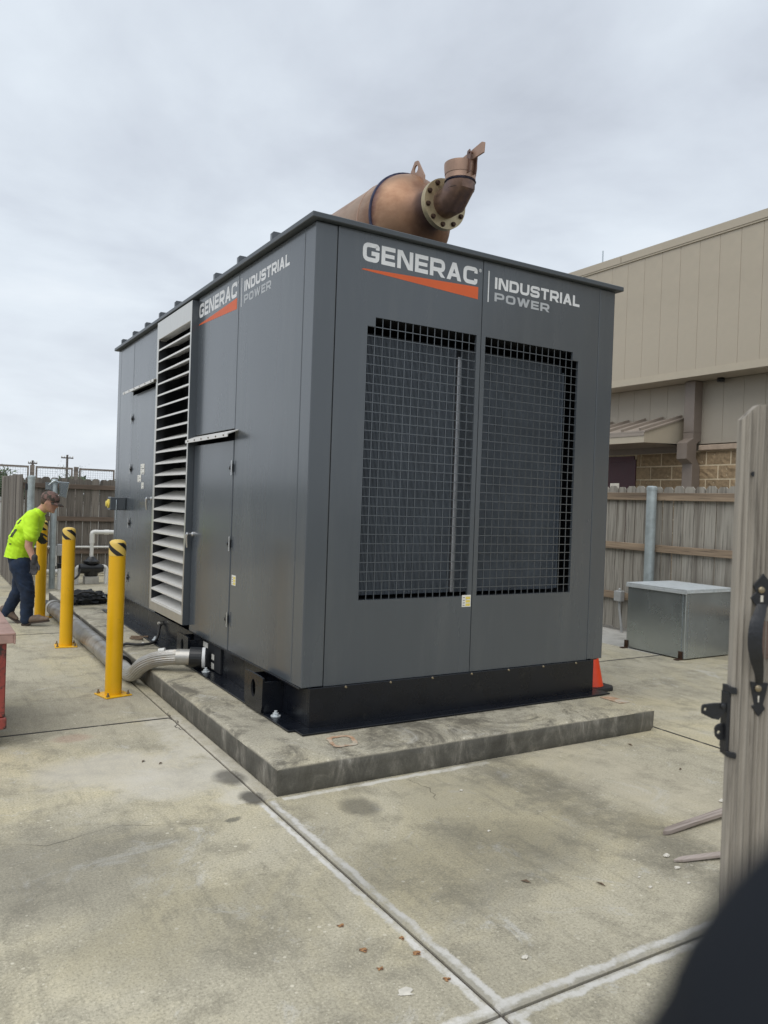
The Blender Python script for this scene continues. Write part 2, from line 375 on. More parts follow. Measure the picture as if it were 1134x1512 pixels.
M_tape = mat('black bollard tape', (.012, .011, .011), .45, vary=.1)
M_galv = mat('galvanised steel', (.47, .52, .545), .27, metal=.8, vary=.06, scale=2, dirt=(.38, .41, .42), dscale=1.5, dlo=.4, dhi=.75)
M_galvw = mat('white oxidised zinc', (.56, .60, .62), .55, metal=.2, vary=.12, scale=9, dirt=(.40, .44, .46), dscale=9)
M_post = mat('galvanised post', (.37, .42, .43), .5, metal=.35, vary=.12, scale=9)
M_rustsil = mat('heat browned stainless', (.37, .255, .18), .46, metal=.55, vary=.16, scale=3, dirt=(.22, .125, .08), dscale=3.2, dlo=.45, dhi=.66, streak=(1, .5, 1))
_t = M_rustsil.node_tree; _b = _t.nodes['Principled BSDF']; _src = _b.inputs['Base Color'].links[0].from_socket
_g = N(_t, 'ShaderNodeNewGeometry'); _sx = N(_t, 'ShaderNodeSeparateXYZ'); L(_t, _g.outputs['Position'], _sx.inputs[0])
_n = N(_t, 'ShaderNodeTexNoise'); _n.inputs['Scale'].default_value = 5; _n.inputs['Detail'].default_value = 8; L(_t, _g.outputs['Position'], _n.inputs['Vector'])
_a = N(_t, 'ShaderNodeMath', operation='MULTIPLY_ADD'); L(_t, _n.outputs[0], _a.inputs[0]); _a.inputs[1].default_value = .16; L(_t, _sx.outputs[1], _a.inputs[2])
_r2 = N(_t, 'ShaderNodeMapRange'); _r2.inputs['From Min'].default_value = .0; _r2.inputs['From Max'].default_value = 1.3; L(_t, _a.outputs[0], _r2.inputs[0])
_r = ramp(_t, _r2.outputs[0], [(.47, (.14, .13, .20)), (.57, (.32, .25, .25)), (.67, (.80, .66, .56)), (.78, (.95, .85, .76)), (.815, (.62, .52, .62)), (.85, (1, .96, .9)), (.97, (1, 1, 1))])
_m = N(_t, 'ShaderNodeMixRGB', blend_type='MULTIPLY'); _m.inputs[0].default_value = 1; L(_t, _src, _m.inputs[1]); L(_t, _r.outputs[0], _m.inputs[2]); L(_t, _m.outputs[0], _b.inputs['Base Color'])
M_rustdk = mat('heat blackened pipe', (.20, .125, .095), .42, metal=.65, vary=.25, scale=7, dirt=(.055, .05, .075), dscale=4, dlo=.45, dhi=.7)
M_rusttop = mat('brown tail pipe', (.36, .235, .175), .45, metal=.6, vary=.15, scale=7, streak=(1, 1, .3))
M_weld = mat('blued weld bead', (.05, .05, .085), .35, metal=.7, vary=.3, scale=14)
M_flange = mat('zinc yellow flange', (.44, .37, .235), .42, metal=.6, vary=.12, scale=9, dirt=(.30, .25, .17), dscale=8, dlo=.5, dhi=.7)
M_bolt = mat('rusted bolt', (.08, .045, .03), .6, metal=.5, vary=.3, scale=40)
M_woodR = wood('weathered picket', (.285, .268, .235), (.105, .096, .085), stain=(.115, .098, .08), across='z')
M_woodRail = wood('weathered rail', (.27, .205, .145), (.11, .085, .065), across='y', tint=.1)
M_woodL = wood('dark weathered picket', (.165, .148, .128), (.06, .053, .048), stain=(.085, .076, .068), tint=.25, across='z')
M_woodLR = wood('dark weathered rail', (.15, .115, .09), (.06, .048, .04), across='x', tint=.12)
M_gatew = wood('ridged gate board', (.275, .25, .215), (.11, .098, .083), stain=(.175, .155, .13), gscale=1.5, tint=.05, grain=1.0, across='z')
M_scrap = wood('grey scrap timber', (.36, .31, .28), (.15, .12, .10), across='x', tint=.05)
M_iron = mat('black iron hardware', (.012, .013, .016), .42, vary=.2, scale=30, bump=.15, bscale=180)
M_screw = mat('dull brass screw', (.30, .25, .17), .4, metal=.8, vary=.15, scale=60)
M_siding = mat('tan metal siding', (.43, .375, .292), .45, vary=.05, scale=1.2, dirt=(.39, .345, .275), dscale=1.1, dlo=.45, dhi=.7)
M_siding2 = mat('grey-tan recessed siding', (.37, .33, .27), .55, vary=.04, scale=1.5)
M_trimtan = mat('tan metal trim', (.45, .395, .305), .5, vary=.02)
M_downsp = mat('taupe downspout', (.20, .165, .14), .45, vary=.04)
M_awn = mat('tan awning roof', (.30, .255, .215), .45, vary=.06, scale=3)
M_ledge = mat('cast stone ledge', (.40, .31, .235), .8, vary=.1, scale=14, bump=.3)
M_block = mat('split face block', (.27, .195, .115), .9, vary=.16, scale=22, bump=.6, bscale=40, tint=.16)
M_mortar = mat('tan mortar', (.60, .50, .35), .9, vary=.1, scale=20)
M_maroon = mat('maroon door paint', (.055, .006, .014), .4, vary=.08)
M_pvc = mat('white pvc pipe', (.70, .70, .67), .4, vary=.04, scale=5)
M_blackp = mat('black plastic', (.012, .013, .015), .35, vary=.2, scale=12)
M_rubber = mat('black rubber', (.018, .018, .019), .6, vary=.2, scale=20)
M_bag = mat('black bag cloth', (.014, .016, .02), .7, vary=.3, scale=15, bump=.4, bscale=40)
M_cone = mat('orange cone vinyl', (.78, .06, .012), .4, vary=.06)
M_red = mat('chipped red paint', (.25, .045, .034), .5, vary=.2, scale=6, dirt=(.035, .026, .022), dscale=11, dlo=.50, dhi=.58, bump=.1)
M_redtop = mat('faded rusty red top', (.33, .21, .175), .7, vary=.15, scale=6, dirt=(.16, .075, .05), dscale=8, dlo=.52, dhi=.66)
M_hose = mat('corrugated galvanised hose', (.42, .41, .385), .38, metal=.55, vary=.1, scale=9, dirt=(.36, .31, .24), dscale=7, dlo=.52, dhi=.7)
M_pipe = mat('dull zinc pipe', (.30, .29, .27), .38, metal=.6, vary=.2, scale=4, dirt=(.13, .10, .075), dscale=6, dlo=.5, dhi=.68)
M_cast = mat('greyish outlet box', (.42, .43, .43), .5, metal=.3, vary=.08, scale=20)
M_skin = mat('skin', (.50, .27, .19), .5, vary=.06, scale=12)
M_shirt = mat('hi vis yellow cloth', (.52, .85, .02), .75, vary=.05, scale=6, bump=.3, bscale=14)
M_jean = mat('dark denim', (.008, .019, .045), .85, vary=.3, scale=9, bump=.3, bscale=16)
M_boot = mat('tan leather boot', (.16, .115, .085), .65, vary=.2, scale=14)
M_sole = mat('dark boot sole', (.05, .036, .03), .7, vary=.2)
M_capm = mat('faded camouflage cap', (.17, .10, .085), .85, vary=.2, scale=16, dirt=(.05, .045, .035), dscale=17, dlo=.5, dhi=.54)
M_glove = mat('dark grey work glove', (.045, .043, .046), .8, vary=.2, scale=25)
M_hair = mat('brown hair', (.07, .042, .028), .7, vary=.25, scale=60)
M_shprint = mat('dark shirt print', (.05, .06, .03), .7, vary=.1)
M_leaf = mat('tree leaves', (.055, .085, .030), .7, vary=.25, scale=3, tint=.2)
M_bark = mat('bark', (.11, .09, .07), .9, vary=.2, scale=10, bump=.5)
M_polew = mat('utility pole timber', (.10, .085, .075), .9, vary=.2, scale=5)
M_chip = mat('pale chips', (.60, .57, .50), .8, vary=.1, scale=30)
M_leafd = mat('dead brown leaf', (.12, .08, .05), .8, vary=.2, scale=30)
M_ruststain = mat('rust stain', (.40, .21, .09), .9, vary=.35, scale=70, dirt=(.10, .05, .03), dscale=70, dlo=.48, dhi=.56)
M_tstain = mat('pale rust ring', (.42, .26, .16), .9, vary=.25, scale=14, dirt=(.44, .40, .32), dscale=7, dlo=.45, dhi=.6)
M_vanw = mat('white vehicle paint', (.68, .69, .70), .3, vary=.03)
M_glass = mat('dark vehicle glass', (.05, .07, .09), .08, vary=.05)
M_barK = mat('dark coated bar', (.007, .009, .013), .75, spec=.2, vary=.15, scale=20)
M_wire = mat('mesh wire', (.30, .31, .32), .5, metal=.5, vary=.1)
M_rwood = wood('grey railing timber', (.22, .19, .165), (.09, .078, .07), across='x', tint=.1)

# ------------------------------------------------------------------ ground
g = MB(); n_ = 24
xs = [-420, -60, -14, -6.2, 9.5, 40, 420]; ys = [-420, -60, -12, 12.6, 40, 420]
vs = [(x, y, -.03) for y in ys for x in xs]
fs = [(j*len(xs)+i, j*len(xs)+i+1, (j+1)*len(xs)+i+1, (j+1)*len(xs)+i) for j in range(len(ys)-1) for i in range(len(xs)-1)]
ground = g.add(vs, fs).build('ground', M_field, origin=(0, 0, -.03)); tag(ground, kind='structure')
jb = MB().add([(-6.2, -9, -.014), (8.4, -9, -.014), (8.4, 12.5, -.014), (-6.2, 12.5, -.014)], [(0, 1, 2, 3)]).build('joint_bed', M_joint, ground)
def slab(x0, x1, y0, y1, mt=M_slab, j=.0065):
    x0 += j; x1 -= j; y0 += j; y1 -= j; b_ = .006
    vs = [(x0,y0,-.02),(x1,y0,-.02),(x1,y1,-.02),(x0,y1,-.02),(x0,y0,-b_),(x1,y0,-b_),(x1,y1,-b_),(x0,y1,-b_),
          (x0+b_,y0+b_,0),(x1-b_,y0+b_,0),(x1-b_,y1-b_,0),(x0+b_,y1-b_,0)]
    fs = [(4,5,9,8),(5,6,10,9),(6,7,11,10),(7,4,8,11),(8,9,10,11),(0,1,5,4),(1,2,6,5),(2,3,7,6),(3,0,4,7)]
    return MB().add(vs, fs).build('slab', mt, ground)
for (x0, x1) in ((-6.2, -3.3), (-3.3, -.455)):
    for (y0, y1) in ((-9, -5.6), (-5.6, -2.47), (-2.47, 1.14), (1.14, 4.94), (4.94, 8.6), (8.6, 12.5)): slab(x0, x1, y0, y1)
for (y0, y1) in ((-9, -5.6), (-5.6, -2.47)):
    for (x0, x1) in ((-.455, 2.615), (2.615, 5.2), (5.2, 8.4)): slab(x0, x1, y0, y1)
slab(-.455, 2.615, -2.47, 1.43); slab(-.455, 2.615, 1.43, 8.0); slab(-.455, 5.0, 8.0, 12.5, j=.01)
slab(2.615, 5.0, -2.47, 1.43); slab(2.615, 5.0, 1.43, 8.0)
slab(5.0, 8.4, -2.47, 1.43); slab(5.0, 8.4, 1.43, 12.5, M_newslab)
for (x, y, r) in ((-.663,-1.80,.017),(-.665,-1.977,.022),(-.506,-1.975,.016),(-.51,-2.082,.020),(-.506,-2.252,.018),(-.671,-2.097,.018),(-.66,-2.246,.034)):
    k_ = 18; ph = random.random()*9
    pts = [(x+r*(.75+.75*mnoise.noise(Vector((math.cos(k*.349)*1.7, math.sin(k*.349)*1.7, ph))))*math.cos(k*.349), y+r*.8*(.75+.75*mnoise.noise(Vector((math.cos(k*.349)*1.7, math.sin(k*.349)*1.7, ph+4))))*math.sin(k*.349), .0025) for k in range(k_)]
    MB().add(pts+[(x, y, .004)], [(k, (k+1) % k_, k_) for k in range(k_)]).build('rust_stain', M_ruststain if r < .03 else M_chip, ground)

for (x0, x1, y0, y1) in ((-3.3, -.47, 1.131, 1.149), (-3.3, -.47, 4.928, 4.952), (2.606, 2.624, -2.46, 7.9), (2.63, 4.99, 1.419, 1.441)):
    B(x0, x1, y0, y1, -.004, .0015).build('joint_sealant', M_sealant, ground)
def crack(pts, wd, z=.002):
    pts = [Vector((x, y)) for x, y in pts]; full = []
    for a, b_ in zip(pts, pts[1:]):
        for k in range(6): full.append(a.lerp(b_, k/6)+Vector((random.uniform(-.012, .012), random.uniform(-.012, .012))))
    full.append(pts[-1]); V = []
    for i_, p in enumerate(full):
        d_ = (full[min(i_+1, len(full)-1)]-full[max(i_-1, 0)]).normalized(); n2 = Vector((-d_.y, d_.x))*wd*random.uniform(.3, 1)*(.4 if i_ in (0, len(full)-1) else 1)
        V += [(p.x+n2.x, p.y+n2.y, z), (p.x-n2.x, p.y-n2.y, z)]
    MB().add(V, [(2*k, 2*k+2, 2*k+3, 2*k+1) for k in range(len(full)-1)]).build('hairline_crack', M_joint, ground)
crack([(-.44, 1.30), (-.47, 1.12), (-.44, 1.02), (-.50, .90), (-.46, .80)], .004)
crack([(.40, -.62), (.42, -.80), (.36, -.95)], .0015); crack([(-1.9, -.4), (-1.5, -.62), (-1.2, -.55), (-.8, -.7)], .0012)

# concrete plinth: rough-edged, subdivided
def plinth(x0, x1, y0, y1, z1):
    bm = bmesh.new()
    nx, ny = 60, 150
    def jit(x, y, z, amt):
        q = Vector((x*9, y*9, z*9)); k = mnoise.noise(q)+.5*mnoise.noise(q*3)
        return k*amt
    top = {}
    def h(x, y):
        d = min(x-x0, x1-x, y-y0, y1-y)
        e = max(0, 1-d/.03)
        return z1+.0025*mnoise.noise(Vector((x*2, y*2, 0)))-e*(.006+.008*max(0, mnoise.noise(Vector((x*14, y*14, 3)))+.2))
    X = [x0+.012, x0+.03]+[x0+.03+(x1-x0-.06)*i/nx for i in range(1, nx)]+[x1-.03, x1-.012]
    Yv = [y0+.012, y0+.03]+[y0+.03+(y1-y0-.06)*i/ny for i in range(1, ny)]+[y1-.03, y1-.012]
    grid = [[bm.verts.new((x, y, h(x, y))) for x in X] for y in Yv]
    for j in range(len(Yv)-1):
        for i in range(len(X)-1): bm.faces.new((grid[j][i], grid[j][i+1], grid[j+1][i+1], grid[j+1][i]))
    loop = [grid[0][i] for i in range(len(X))]+[grid[j][-1] for j in range(1, len(Yv))]+[grid[-1][i] for i in range(len(X)-2, -1, -1)]+[grid[j][0] for j in range(len(Yv)-2, 0, -1)]
    prev = loop
    cx, cy = (x0+x1)/2, (y0+y1)/2
    for zf, out in ((.90, .012), (.62, .012), (.35, .011), (.16, .012), (.06, .004), (-.1, .0)):
        cur = []
        for v in loop:
            x, y = v.co.x, v.co.y
            o = out+.003*mnoise.noise(Vector((x*11, y*11, zf*13)))
            xx = x-o if x < x0+.02 else (x+o if x > x1-.02 else x)
            yy = y-o if y < y0+.02 else (y+o if y > y1-.02 else y)
            cur.append(bm.verts.new((xx, yy, z1*zf)))
        k = len(loop)
        for i in range(k): bm.faces.new((prev[i], cur[i], cur[(i+1) % k], prev[(i+1) % k]))
        prev = cur
    bmesh.ops.recalc_face_normals(bm, faces=bm.faces)
    me = bpy.data.meshes.new('concrete_plinth'); bm.to_mesh(me); bm.free(); me.materials.append(M_pad)
    me.polygons.foreach_set('use_smooth', [True]*len(me.polygons)); me.set_sharp_from_angle(angle=R(50))
    ob = bpy.data.objects.new('concrete_plinth', me); COL.objects.link(ob); WL[ob.name] = Vector((0, 0, 0)); return ob
PZ = .160
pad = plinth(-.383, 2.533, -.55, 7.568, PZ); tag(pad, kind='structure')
def rectring(x0, x1, y0, y1, wd, z):
    return MB().add([(x0,y0,z),(x1,y0,z),(x1,y1,z),(x0,y1,z),(x0+wd,y0+wd,z),(x1-wd,y0+wd,z),(x1-wd,y1-wd,z),(x0+wd,y1-wd,z)], [(0,1,5,4),(1,2,6,5),(2,3,7,6),(3,0,4,7)])
def stain_ring(cx, cy, a, b_, wd, z):
    n = 40; V = []
    for q in (1.0, 1-wd):
        for k in range(n):
            t_ = k*2*math.pi/n; e = (abs(math.cos(t_))**4+abs(math.sin(t_))**4)**-.25
            j_ = 1+.10*mnoise.noise(Vector((math.cos(t_)*2, math.sin(t_)*2, q*3)))
            V.append((cx+a*q*e*j_*math.cos(t_)+.02*math.sin(t_), cy+b_*q*e*j_*math.sin(t_), z))
    return MB().add(V, [(k, (k+1) % n, n+(k+1) % n, n+k) for k in range(n)])
stain_ring(.135, -.30, .085, .10, .30, PZ+.004).build('rust_ring', M_tstain, pad)
B(2.40, 2.50, -.36, -.16, PZ+.002, PZ+.005).build('rust_ring', M_tstain, pad)

# ------------------------------------------------------------------ generator
W_, LN, Z0, Z1 = 2.575, 5.33, .415, 3.262
gen = thing('generator', (W_/2, LN/2, PZ), 'large dark grey standby generator enclosure with white and orange lettering on a concrete plinth', 'generator')
g_ = .004     # seam half-width
# dark box added inside, its colour standing in for shade behind the seams
B(.215, W_-.024, .55, LN-.03, Z0+.02, Z1-.01).build('seam_shade_box', M_dark, gen)
def panel(name, x0, x1, y0, y1, z0, z1, mt=M_grey, bev=.004): return B(x0, x1, y0, y1, z0, z1).build(name, mt, gen, bevel=bev)
# corner posts (L-shaped)
def corner(px, py, sx, sy, wx, wy):
    t_ = .022
    poly = [(0, 0), (wx*sx, 0), (wx*sx, t_*sy), (t_*sx, t_*sy), (t_*sx, wy*sy), (0, wy*sy)]
    MB().prism(poly, (px, py, Z0), (1, 0, 0), (0, 1, 0), (0, 0, Z1-Z0)).build('corner_post', M_grey, gen, bevel=.006, seg=2)
corner(0, 0, 1, 1, .148, .150); corner(W_, 0, -1, 1, .165, .150); corner(0, LN, 1, -1, .15, .15); corner(W_, LN, -1, -1, .15, .15)
# left side panels
panel('side_panel', 0, .02, .154, 1.296, Z0, Z1)
panel('side_panel', 0, .02, 1.304, 2.27, 2.085, Z1)
panel('side_panel', 0, .02, 3.37, 4.545, 2.705, Z1)
panel('side_panel', 0, .02, 4.553, LN-.154, Z0, Z1)
# right side and rear (plain sheets with the same seams)
for a, b_ in ((.154, 1.3), (1.308, 2.6), (2.608, 3.9), (3.908, LN-.154)): panel('side_panel', W_-.02, W_, a, b_, Z0, Z1)
for a, b_ in ((.154, 1.28), (1.288, W_-.154)): panel('rear_panel', a, b_, LN-.02, LN, Z0, Z1)
# doors
def door(y0, y1, z0, z1, hinge_y, hz_list, hy, hzv):
    d = B(-.004, .018, y0+.006, y1-.004, z0, z1).build('door', M_grey, gen, bevel=.005)
    for z in hz_list:
        m_ = MB(); s_ = -1 if hinge_y < (y0+y1)/2 else 1
        m_.tube([(-.016, hinge_y, z-.055), (-.016, hinge_y, z+.055)], .006, 8, mi=1)
        m_.box(-.009, -.0045, hinge_y-.004, hinge_y-s_*.05, z-.03, z+.03, 0)
        m_.lathe([(.0, -.0), (.017, .0), (.014, .014), (.0, .018)], (-.008, hinge_y-s_*.026, z), (-1, 0, 0), 10, mi=0)
        m_.build('hinge', [M_blackp, M_chrome], d)
    h_ = MB()
    h_.lathe([(.022, 0), (.022, .012), (.012, .02), (.012, .05), (.016, .055), (.01, .06)], (-.004, hy, hzv), (-1, 0, 0), 12)
    h_.tube([(-.052, hy, hzv+.012), (-.060, hy+.01, hzv-.01), (-.056, hy+.018, hzv-.06), (-.05, hy+.02, hzv-.115)], [.012, .013, .011, .008], 10)
    h_.build('handle', M_chrome, d, smooth=True)
    return d
door(1.298, 2.262, Z0, 2.000, 1.302, (1.79, 1.22, .65), 2.215, 1.245)
door(3.372, 4.545, Z0, 2.660, 4.54, (2.40, 1.845, 1.25, .65), 3.60, 1.53)
def visor(y0, y1, z):
    m_ = MB(); m_.prism([(0, 0), (-.085, -.035), (-.085, -.06), (-.08, -.06), (-.078, -.04), (0, -.008)], (-.001, y0, z+.055), (1, 0, 0), (0, 0, 1), (0, y1-y0, 0))
    v_ = m_.build('door_visor', M_slat, gen)
    for k in range(6):
        yy = y0+.08+(y1-y0-.16)*k/5
        MB().lathe([(.007, 0), (.005, .005)], (-.0865, yy, z+.009), (-1, 0, 0), 8).build('rivet', M_bolt, v_)
visor(1.222, 2.262, 2.02); visor(3.385, 4.68, 2.675)
# louvre bank
lou = MB()
y0, y1, z0, z1, xo = 2.272, 3.368, .462, 3.236, -.062
lou.box(xo, .02, y0, y0+.026, z0, z1); lou.box(xo, .02, y1-.05, y1, z0, z1)
lou.box(xo, .02, y0+.026, y1-.05, z0, z0+.085); lou.box(xo, .02, y0+.026, y1-.05, 3.065, z1)
louvre = lou.build('louvre_bank', M_alu, gen, bevel=.003)
B(xo+.002, .02, y0-.006, y0-.0005, z0, z1).build('frame_cheek', M_grey, louvre)
MB().box(.204, .212, y0, y1, z0, z1).box(.021, .204, y0-.02, y0-.001, z0, z1).box(.021, .204, y1+.001, y1+.02, z0, z1).box(-.056, .019, y1-.0515, y1-.0503, z0+.09, 3.06).build('louvre_shade_sheets', M_dark, louvre)  # dark sheets give the shade behind the slats and on the far cheek
ns = 23; zb, zt = z0+.085, 3.065; pit = (zt-zb)/ns
sl0 = None
for k in range(ns):
    z = zb+pit*k
    if sl0 is None:
        m_ = MB(); m_.prism([(-.058, .0), (-.058, -.016), (-.0555, -.016), (-.0555, -.003), (.13, .064), (.13, .068)], (0, y0+.028, z+.016), (1, 0, 0), (0, 0, 1), (0, y1-y0-.08, 0))
        sl0 = m_.build('slat', M_slat, louvre, origin=(0, (y0+y1)/2, z))
    else: dup(sl0, (0, (y0+y1)/2, z), louvre)
# front panels with stepped grille openings
GZ0, GZ1 = .942, 2.742
PX = .0578; PZt = 1.80/30
def front_panel(x0, x1, hx0, hx1, notch_left):
    m_ = MB(); t0, t1 = 0, .02
    m_.box(x0, x1, t0, t1, Z0, GZ0); m_.box(x0, x1, t0, t1, GZ1, Z1)
    m_.box(x0, hx0, t0, t1, GZ0, GZ1); m_.box(hx1, x1, t0, t1, GZ0, GZ1)
    if notch_left: m_.box(hx0, hx0+PX, t0, t1, GZ1-PZt, GZ1)
    else: m_.box(hx1-PX, hx1, t0, t1, GZ1-PZt, GZ1)
    bm_ob = m_.build('front_panel', M_grey, gen)
    bm = bmesh.new(); bm.from_mesh(bm_ob.data); bmesh.ops.remove_doubles(bm, verts=bm.verts, dist=.0001); bm.to_mesh(bm_ob.data); bm.free()
    gr = MB(); nx = round((hx1-hx0)/PX); px = (hx1-hx0)/nx
    for i in range(1, nx): gr.box(hx0+px*i-.0026, hx0+px*i+.0026, .006, .010, GZ0-.002, GZ1+.002)
    for k in range(1, 30): gr.box(hx0-.002, hx1+.002, .0035, .0058, GZ0+PZt*k-.0026, GZ0+PZt*k+.0026)
    gr.build('grille', M_grey, gen)
front_panel(.152, 1.2785, .379, 1.243, True); front_panel(1.2845, 2.406, 1.320, 2.207, False)
# radiator inside
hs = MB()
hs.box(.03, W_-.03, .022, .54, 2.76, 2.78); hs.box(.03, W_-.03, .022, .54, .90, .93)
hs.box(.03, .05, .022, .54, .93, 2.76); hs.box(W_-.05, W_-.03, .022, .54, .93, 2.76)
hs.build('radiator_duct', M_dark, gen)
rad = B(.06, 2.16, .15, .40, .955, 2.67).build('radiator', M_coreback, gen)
fn = MB(); x = .065; k = 0
while x < 2.15:
    if abs(x-1.187) > .03: fn.box(x, x+.0052, .118, .150, .958, 2.655)
    x += .0102
fins = fn.build('fins', M_core, rad, fix=False); fins['kind'] = 'stuff'
B(1.172, 1.200, .104, .149, .958, 2.60).build('centre_bar', M_bright, rad, bevel=.003)
B(2.150, 2.165, .10, .35, .965, 2.60).build('end_bar', M_core, rad)
# warning sticker on the front
def sticker(o, u, v, w1, h1, name='sticker', rows=3, yellow=True):
    o, u, v = map(Vector, (o, u, v)); n = u.cross(v)
    s_ = MB().obox(o, u*w1, v*h1, n*.001).build(name, M_label, gen)
    m_ = MB()
    for k in range(rows):
        m_.obox(o+u*w1*.42+v*(h1*(.08+.86*k/rows))+n*.0012, u*w1*.5, v*h1*(.6 if yellow else .16)/rows, n*.0006, 0)
    for k in range(4): m_.obox(o+u*w1*.1+v*(h1*(.1+.22*k))+n*.0012, u*w1*.22, v*h1*.05, n*.0006, 1)
    m_.build('print', [M_yprint if yellow else M_kprint, M_kprint], s_)
sticker((1.196, -.0005, .868), (1, 0, 0), (0, 0, 1), .076, .082)
sticker((-.0005, 1.262, .915), (0, -1, 0), (0, 0, 1), .085, .075, yellow=True)
sticker((-.005, 4.10, 1.78), (0, -1, 0), (0, 0, 1), .16, .11, rows=2, yellow=False)
sticker((-.005, 4.22, 1.70), (0, -1, 0), (0, 0, 1), .15, .075, rows=2, yellow=False)
sticker((-.005, 4.05, 1.63), (0, -1, 0), (0, 0, 1), .10, .065, rows=2, yellow=False)
# roof with standing ribs
rf = MB(); rf.box(-.046, W_+.046, -.044, LN+.04, 3.266, 3.300)
roof = rf.build('roof', M_grey2, gen, bevel=.004)
for y, x0, h_ in ((.60, -.04, .056), (1.235, -.04, .056), (1.77, -.04, .056), (2.865, -.04, .056), (3.40, -.04, .056), (3.95, -.04, .056), (4.48, -.04, .056), (5.02, -.04, .056), (.90, .02, .05), (1.0, .02, .045)):
    MB().prism([(0, 0), (W_-2*x0 if x0 < 0 else .25, 0), (W_-2*x0 if x0 < 0 else .25, h_), (.012, h_), (0, h_-.012)], (x0, y, 3.302), (1, 0, 0), (0, 0, 1), (0, .03, 0)).build('roof_rib', M_black if x0 > 0 else M_grey, roof)
# skid base
bs = MB()
bs.box(.05, .062, .0, LN+.05, PZ+.012, Z0-.002)                      # left web
bs.box(W_-.12, W_-.108, .0, LN+.05, PZ+.012, Z0-.002)
bs.box(.05, W_-.108, -.02, -.002, PZ+.012, Z0-.002)                 # front web
bs.box(.05, W_-.108, LN+.052, LN+.064, PZ+.012, Z0-.002)
bs.box(-.085, .05, -.02, LN+.1, PZ+.002, PZ+.014)                   # bottom flanges
bs.box(W_-.108, W_-.03, -.02, LN+.1, PZ+.002, PZ+.014)
bs.box(-.04, W_-.03, -.125, -.0202, PZ+.002, PZ+.0142)
bs.box(.0, .05, .03, LN, Z0-.014, Z0-.002); bs.box(W_-.108, W_-.02, .03, LN, Z0-.014, Z0-.002)
base = bs.build('skid_base', M_black, gen, bevel=.002)
for y in (.68-.31, 1.97):
    wd = .315
    circ = [(.5*wd+.05*math.cos(a*.3927-1.9)*.75, .165+.055*math.sin(a*.3927-1.9)) for a in range(16)]
    m_ = MB(); x_ = -.098
    # lifting plate with an oval eye: four strips round the hole
    hw, hh = .04, .058; cy_, cz_ = y+wd*.5, PZ+.155
    z_lo, z_hi = PZ+.016, Z0-.004
    ring_o = []; ring_i = []
    for a in range(24):
        an = a*2*math.pi/24
        ring_i.append((cy_+hw*math.cos(an), cz_+hh*math.sin(an)))
        k = min((wd/2)/max(abs(math.cos(an)), 1e-6), ((z_hi-cz_) if math.sin(an) > 0 else (cz_-z_lo))/max(abs(math.sin(an)), 1e-6))
        ring_o.append((cy_+k*math.cos(an), cz_+k*math.sin(an)))
    A_ = [(x_, p, q) for p, q in ring_o]; Bq = [(x_, p, q) for p, q in ring_i]
    A2 = [(x_+.014, p, q) for p, q in ring_o]; B2 = [(x_+.014, p, q) for p, q in ring_i]
    n2 = 24; fs = []
    for i in range(n2):
        j = (i+1) % n2
        fs += [(i, j, n2+j, n2+i), (2*n2+i, 3*n2+i, 3*n2+j, 2*n2+j), (i, 2*n2+i, 2*n2+j, j), (n2+i, n2+j, 3*n2+j, 3*n2+i)]
    m_.add(A_+Bq+A2+B2, fs)
    m_.box(x_+.0145, .05, y+.002, y+.016, z_lo, z_hi-.03); m_.box(x_+.0145, .05, y+wd-.016, y+wd-.002, z_lo, z_hi-.03)
    m_.build('lifting_plate', M_black, gen)
    MB().lathe([(hw*.96, 0), (hw*.96, .004)], (x_+.022, cy_-.022, cz_), (1, 0, 0), 14).build('eye_bright_disc', M_label, gen)  # pale disc imitates the bright view through the eye
for y in (.30, 1.70, 3.22):
    m_ = MB(); m_.lathe([(.032, 0), (.032, .006), (.019, .006), (.019, .022), (.010, .022), (.010, .036), (.0, .038)], (-.03, y, PZ+.0145), (0, 0, 1), 6 if False else 12)
    m_.build('anchor_bolt', M_galvw, base)
for k in range(7):
    x = .3+k*.33
    MB().lathe([(.009, 0), (.006, .006)], (x, -.0205, Z0-.012), (0, -1, 0), 8).build('screw', M_screw, base)
# wall box recess with label plates where the hose enters
B(.036, .049, 1.55, 2.24, PZ+.02, Z0-.02).build('connection_panel', M_dark, base)
for (ya, yb, za, zb_) in ((1.86, 2.0, .330, .372), (1.70, 1.755, .262, .305), (1.70, 1.76, .19, .235)):
    B(.032, .0355, ya, yb, za, zb_).build('label_plate', M_label, base)
for (y, z) in ((2.08, .315), (2.0, .31), (1.97, .225)): MB().lathe([(.008, 0), (.006, .006)], (.0355, y, z), (-1, 0, 0), 8).build('screw', M_screw, base)
# emergency stop box on the far end of the left side
eb = B(-.175, -.0045, 4.72, 4.86, 1.385, 1.53).build('control_box', M_grey, gen, bevel=.006)
MB().lathe([(.05, 0), (.05, .012), (.03, .016), (.03, .025), (.034, .03), (.02, .034)], (-.176, 4.79, 1.455), (-1, 0, 0), 14).build('stop_button', M_yprint, eb, smooth=True)
MB().tube([(-.11, 4.715, 1.50), (-.11, 4.71, 1.46), (-.112, 4.712, 1.28)], .006, 8).build('padlock_chain', M_galv, eb)

